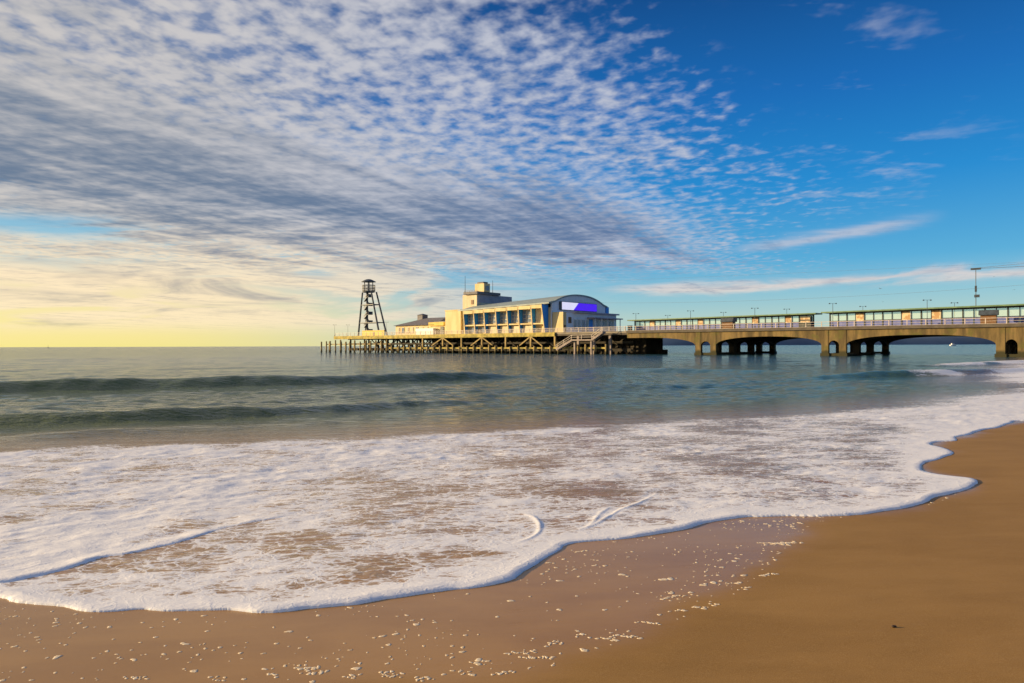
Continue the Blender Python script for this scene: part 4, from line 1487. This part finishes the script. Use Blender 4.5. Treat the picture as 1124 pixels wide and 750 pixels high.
for i in range(len(fx)):
    x0 = fx[i] + 0.26
    x1 = fx[i + 1] - 0.19 if i + 1 < len(fx) else -0.3
    if x1 - x0 < 1: continue
    zt = ztop(x0)
    MB().box(x0, x1, -1.35, -0.003, zmid - 0.25, zmid + 0.12).build('ledge', M['cream'], th)
    MB().box(x0, x1, -2.0, -0.003, zt - 0.95, zt - 0.03).build('head_beam', M['cream'], th)
    if i < len(fx) - 2:
        z0, z1 = zmid + 0.3, zt - 1.1
        f_ = MB().box(x0 + 0.1, x1 - 0.1, -0.25, -0.003, z0, z1).build('window', M['frame'], th)
        g_ = MB(); nx, nz = 3, 3
        wx = (x1 - x0 - 0.4) / nx; wz = (z1 - z0 - 0.2) / nz
        for a in range(nx):
            for b in range(nz):
                g_.box(x0 + .2 + a * wx + .1, x0 + .2 + (a + 1) * wx - .1, -0.30, -0.253, z0 + .1 + b * wz + .1, z0 + .1 + (b + 1) * wz - .1)
        g_.build('pane', M['window'], f_)
        if i < 2:
            f_ = MB().box(x0 + .5, x1 - .3, -0.2, -0.004, zmid - 2.1, zmid - 0.6).build('window', M['frame'], th)
            MB().box(x0 + .62, x1 - .42, -0.25, -0.203, zmid - 2.0, zmid - .7).build('pane', M['window'], f_)
        else:
            MB().box(x0 + .45, x1 - .2, -0.55, -0.004, 0.0, zmid - 0.5).build('lower_panel', M['pale'], th)
    else:
        MB().box(x0 + .1, x1 - .1, -0.3, -0.004, zmid + .2, zt - 1.0).build('blank_panel', M['pale'], th)
# big blue wing boards at the gable corners
for y0, y1 in ((Wt + 0.4, Wt + 1.9),):
    zb = 2.0 if y0 < 0 else zg0 - 4.2
    mb = MB(); mb.prism_x([(y0 * .45 if y0 < 0 else y0, zb), (y1, zb), (y1, zg0 - 0.05), (y0, zg0 - 0.05)], -1.9, 0.2); mb.build('wing_board', M['blue'], th)
# sign board on the gable
ya, yb = on_cross(615.5, XG) - S0, on_cross(653.5, XG) - S0
zt_, zb_2 = height(634, 333.2, S0 + (ya + yb) / 2) - DZ, height(634, 341.2, S0 + (ya + yb) / 2) - DZ
sg = MB().box(0.13, 0.45, ya - 0.9, yb + 0.15, zb_2 - 0.15, zt_ + 0.12).build('sign', M['darksteel'], th)
ysp0, ysp1 = on_cross(628, XG) - S0, on_cross(633.5, XG) - S0
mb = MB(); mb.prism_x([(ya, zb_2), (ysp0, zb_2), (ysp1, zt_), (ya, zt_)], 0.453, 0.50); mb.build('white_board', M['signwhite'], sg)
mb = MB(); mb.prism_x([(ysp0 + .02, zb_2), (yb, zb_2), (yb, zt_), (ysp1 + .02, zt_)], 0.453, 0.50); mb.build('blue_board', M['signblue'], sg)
for y in (Wt * .3, Wt * .45, Wt * .6):
    MB().box(0.13, 0.7, y, y + 0.8, zb_2 - 1.6, zb_2 - 1.0).build('floodlight', M['darksteel'], th)
# cream side block, stage tower, roof lantern
xk = on_side(490, S0) - XG
zk = gz(498, 341.4)
MB().box(xk, -Lt - 0.82, -0.4, Wt * .6, 0, zk).build('side_block', M['cream'], th)
MB().box(xk - .15, -Lt - 0.84, -0.55, Wt * .6, zk, zk + 0.3).build('parapet', M['cream'], th)
so = S0 + 5
xt0 = on_side(508, so) - XG; xt1 = on_side(523.5, so) - XG
zt2 = height(515, 323.8, so) - DZ
yt = on_cross(562, XG + xt1) - S0
MB().box(xt0, xt1, 5, yt, 0.1, zt2).build('stage_tower', M['pale'], th)
MB().box(xt0 + .3, xt1 + 0.015, 5.6, yt - .02, zt2 - 2.4, zt2 + .04).build('tower_cladding', M['lilac'], th)
MB().box(xt0 + 3.6, xt0 + 4.5, 4.88, 4.997, zt2 - 2.9, zt2 - 1.6).build('tower_window', M['brown'], th)
MB().box(xt0 + 1.0, xt1 + 0.8, 4.3, yt * 0.70, zt2 + 0.05, zt2 + 0.85).build('roof_slab', M['slate'], th)
sl = so + 2
xq0 = on_side(521.5, sl) - XG; xq1 = on_side(531.5, sl) - XG
zq = height(526, 311.5, sl) - DZ
yq = on_cross(538, XG + xq1) - S0
MB().box(xq0, xq1, 7, yq, zt2 + 0.86, zq).build('roof_lantern', M['cream'], th)
MB().box(xq1 + .003, xq1 + .08, 7.7, yq - .5, zt2 + 1.3, zq - 0.7).build('lantern_window', M['window'], th)
MB().box(xq0 + .8, xq1 - .5, 7.2, yq - .4, zq + .003, zq + .5).build('lantern_cap', M['slate'], th)
mb = MB()
i_ = 0
for i in range(9):
    mb.bar((xt0 + .6 + i * (xt1 - xt0) / 8.5, 5.2, zt2 + .5), (xt0 + .6 + i * (xt1 - xt0) / 8.5, 5.2, zt2 + 1.3), .07, .07)
mb.bar((xt0 + .6, 5.2, zt2 + 1.3), (xt1, 5.2, zt2 + 1.3), .08, .08)
mb.build('roof_rail', M['darksteel'], th)
for px, py, s_ in ((510.8, 303, S0 + 6), (541, 308, S0 + 12)):
    x = on_side(px, s_) - XG
    MB().tube((x, s_ - S0, zt2 - .2), (x, s_ - S0, height(px, py, s_) - DZ), 0.09, 0.05, 6).build('aerial', M['darksteel'], th)

# --- entrance hall in front of the gable
eh = thing('entrance_hall', 'flat roofed grey entrance hall with glass doors and a yellow end wall below the sign', 'building', XG, S0, DZ)
XE = on_side(618.5, S0) - XG
zh = height(640, 345.4, S0 + 14) - DZ
SE = on_cross(676.5, XG + XE) - S0
MB().box(0.13, XE, 1.2, SE, 0.0, zh).build('hall', M['grey'], eh)
MB().box(0.5, XE + 0.05, -0.2, 1.197, 0.0, zh + .15).build('end_block', M['cream'], eh)
MB().box(0.14, XE + 0.9, 4.5, SE + 0.3, zh + 0.003, zh + 0.38).build('roof_slab', M['lilac'], eh)
MB().box(0.14, XE + 2.2, SE * .42, SE + .1, zh - 1.25, zh - 0.95).build('canopy', M['lilac'], eh)
ny = 11
for i in range(ny):
    y = 4.2 + i * (SE - 5.2) / ny
    w = (SE - 5.2) / ny
    kind = 'door' if i in (2, 3, 6, 7) else 'window'
    f_ = MB().box(XE + .003, XE + .12, y + .1, y + w - .1, 0.05 if kind == 'door' else 0.7, zh - 1.5).build(kind, M['blue'] if i == 4 else M['white'], eh)
    if i != 4:
        MB().box(XE + .123, XE + .17, y + .35, y + w - .35, 0.35 if kind == 'door' else 1.0, zh - 1.8).build('pane', M['window'], f_)
for i in range(5):
    y = SE * .46 + i * (SE * .5) / 4
    MB().tube((XE + 1.9, y, 0), (XE + 1.9, y, zh - 1.26), 0.13, n=8).build('canopy_post', M['white'], eh)
MB().box(XE + .06, XE + .12, 0.0, .9, 0.1, 2.1).build('side_door', M['brown'], eh)
MB().box(XE + .003, XE + .1, 2.2, 3.5, 2.6, 4.2).build('notice_board', M['brown'], eh)

# --- far sea and sky
def make_gull(label, px, py, dist, span, bank):
    k, e = ray(px, py)
    t = bpy.data.objects.new('gull', None); COL.objects.link(t)
    t.location = (k * dist, dist, H_EYE + e * dist); t.rotation_euler = (bank, 0, 0.4)
    mb = MB(); mb.lathe([(0.01, -0.24), (0.05, -0.2), (0.075, 0.0), (0.06, 0.14), (0.035, 0.2), (0.045, 0.25), (0.008, 0.33)], 8)
    mb.v = [(z * span, x * span, y * span) for x, y, z in mb.v]
    mb.build('body', M['gull'], t, True)
    for sy in (-1, 1):
        mb = MB()
        P_ = [(0.10, 0.05, 0.02), (0.10, 0.30, 0.13), (0.0, 0.66, 0.06), (-0.10, 0.66, 0.055), (-0.09, 0.30, 0.12), (-0.10, 0.05, 0.01)]
        top = [(a * span, b * sy * span, (c + .012) * span) for a, b, c in P_]; bot = [(a * span, b * sy * span, (c - .012) * span) for a, b, c in P_]
        mb.poly(top + bot, [(0, 1, 4, 5), (1, 2, 3, 4), (11, 10, 7, 6), (10, 9, 8, 7)] + [(i, 6 + i, 6 + (i + 1) % 6, (i + 1) % 6) for i in range(6)])
        mb.build('wing', M['gull'], t)
    return tag(t, label, 'bird', 'gulls over the pier')


make_gull('larger dark gull gliding above the right shelter left of the mast', 966, 317, 150, 0.75, 0.25)
make_gull('tiny dark gull low over the wires left of the mast', 969, 331.5, 170, 0.4, 0.1)
make_gull('small dark gull just right of the mast crosshead', 1091, 303.8, 150, 0.42, 0.2)
make_gull('small pale gull low at the right edge of the sky', 1113, 318.3, 150, 0.5, -0.2)

k, _ = ray(1046, 377)
Db = 900.0
bt = bpy.data.objects.new('motor_boat', None); COL.objects.link(bt); bt.location = (k * Db, Db, 0); bt.rotation_euler = (0, 0, 0.1)
tag(bt, 'small white motor boat far out on the water under the right arch', 'boat')
mb = MB(); n_ = 9
top_, bot_ = [], []
for i in range(n_):
    u = i / (n_ - 1); x = -4.5 + 9 * u; w = 1.5 * min(1, 1.5 * (1 - u) ** 0.6)
    top_.append((x, w, 1.3 + 0.5 * u * u)); bot_.append((x * 0.94, w * 0.7, -0.2))
vs_ = top_ + [(x, -y, z) for x, y, z in top_] + bot_ + [(x, -y, z) for x, y, z in bot_]
fs_ = []
for i in range(n_ - 1):
    fs_ += [(i, i + 1, n_ + i + 1, n_ + i), (i, 2 * n_ + i, 2 * n_ + i + 1, i + 1), (n_ + i, n_ + i + 1, 3 * n_ + i + 1, 3 * n_ + i), (2 * n_ + i, 3 * n_ + i, 3 * n_ + i + 1, 2 * n_ + i + 1)]
fs_ += [(0, n_, 3 * n_, 2 * n_), (n_ - 1, 3 * n_ - 1, 4 * n_ - 1, 2 * n_ - 1)]
mb.poly(vs_, fs_); mb.build('hull', M['white'], bt)
MB().hexa([(-2.4, -1.1, 1.35), (1.6, -1.0, 1.45), (1.6, 1.0, 1.45), (-2.4, 1.1, 1.35)], [(-2.2, -0.95, 3.1), (0.6, -0.9, 3.1), (0.6, 0.9, 3.1), (-2.2, 0.95, 3.1)]).build('cabin', M['white'], bt)
MB().box(-2.0, 0.2, -1.08, -1.0, 2.2, 2.7).build('cabin_window', M['window'], bt)

k, _ = ray(53, 379)
t = bpy.data.objects.new('channel_marker', None); COL.objects.link(t); t.location = (k * 1500, 1500, 0)
tag(t, 'tiny dark marker post on the horizon at the far left', 'marker')
MB().lathe([(1.3, -1), (1.5, 0.6), (1.2, 1.1), (0.3, 1.4)], 10).build('float', M['darksteel'], t)
MB().tube((0, 0, 1.4), (0, 0, 6.0), 0.35, 0.2, 6).build('pole', M['darksteel'], t)
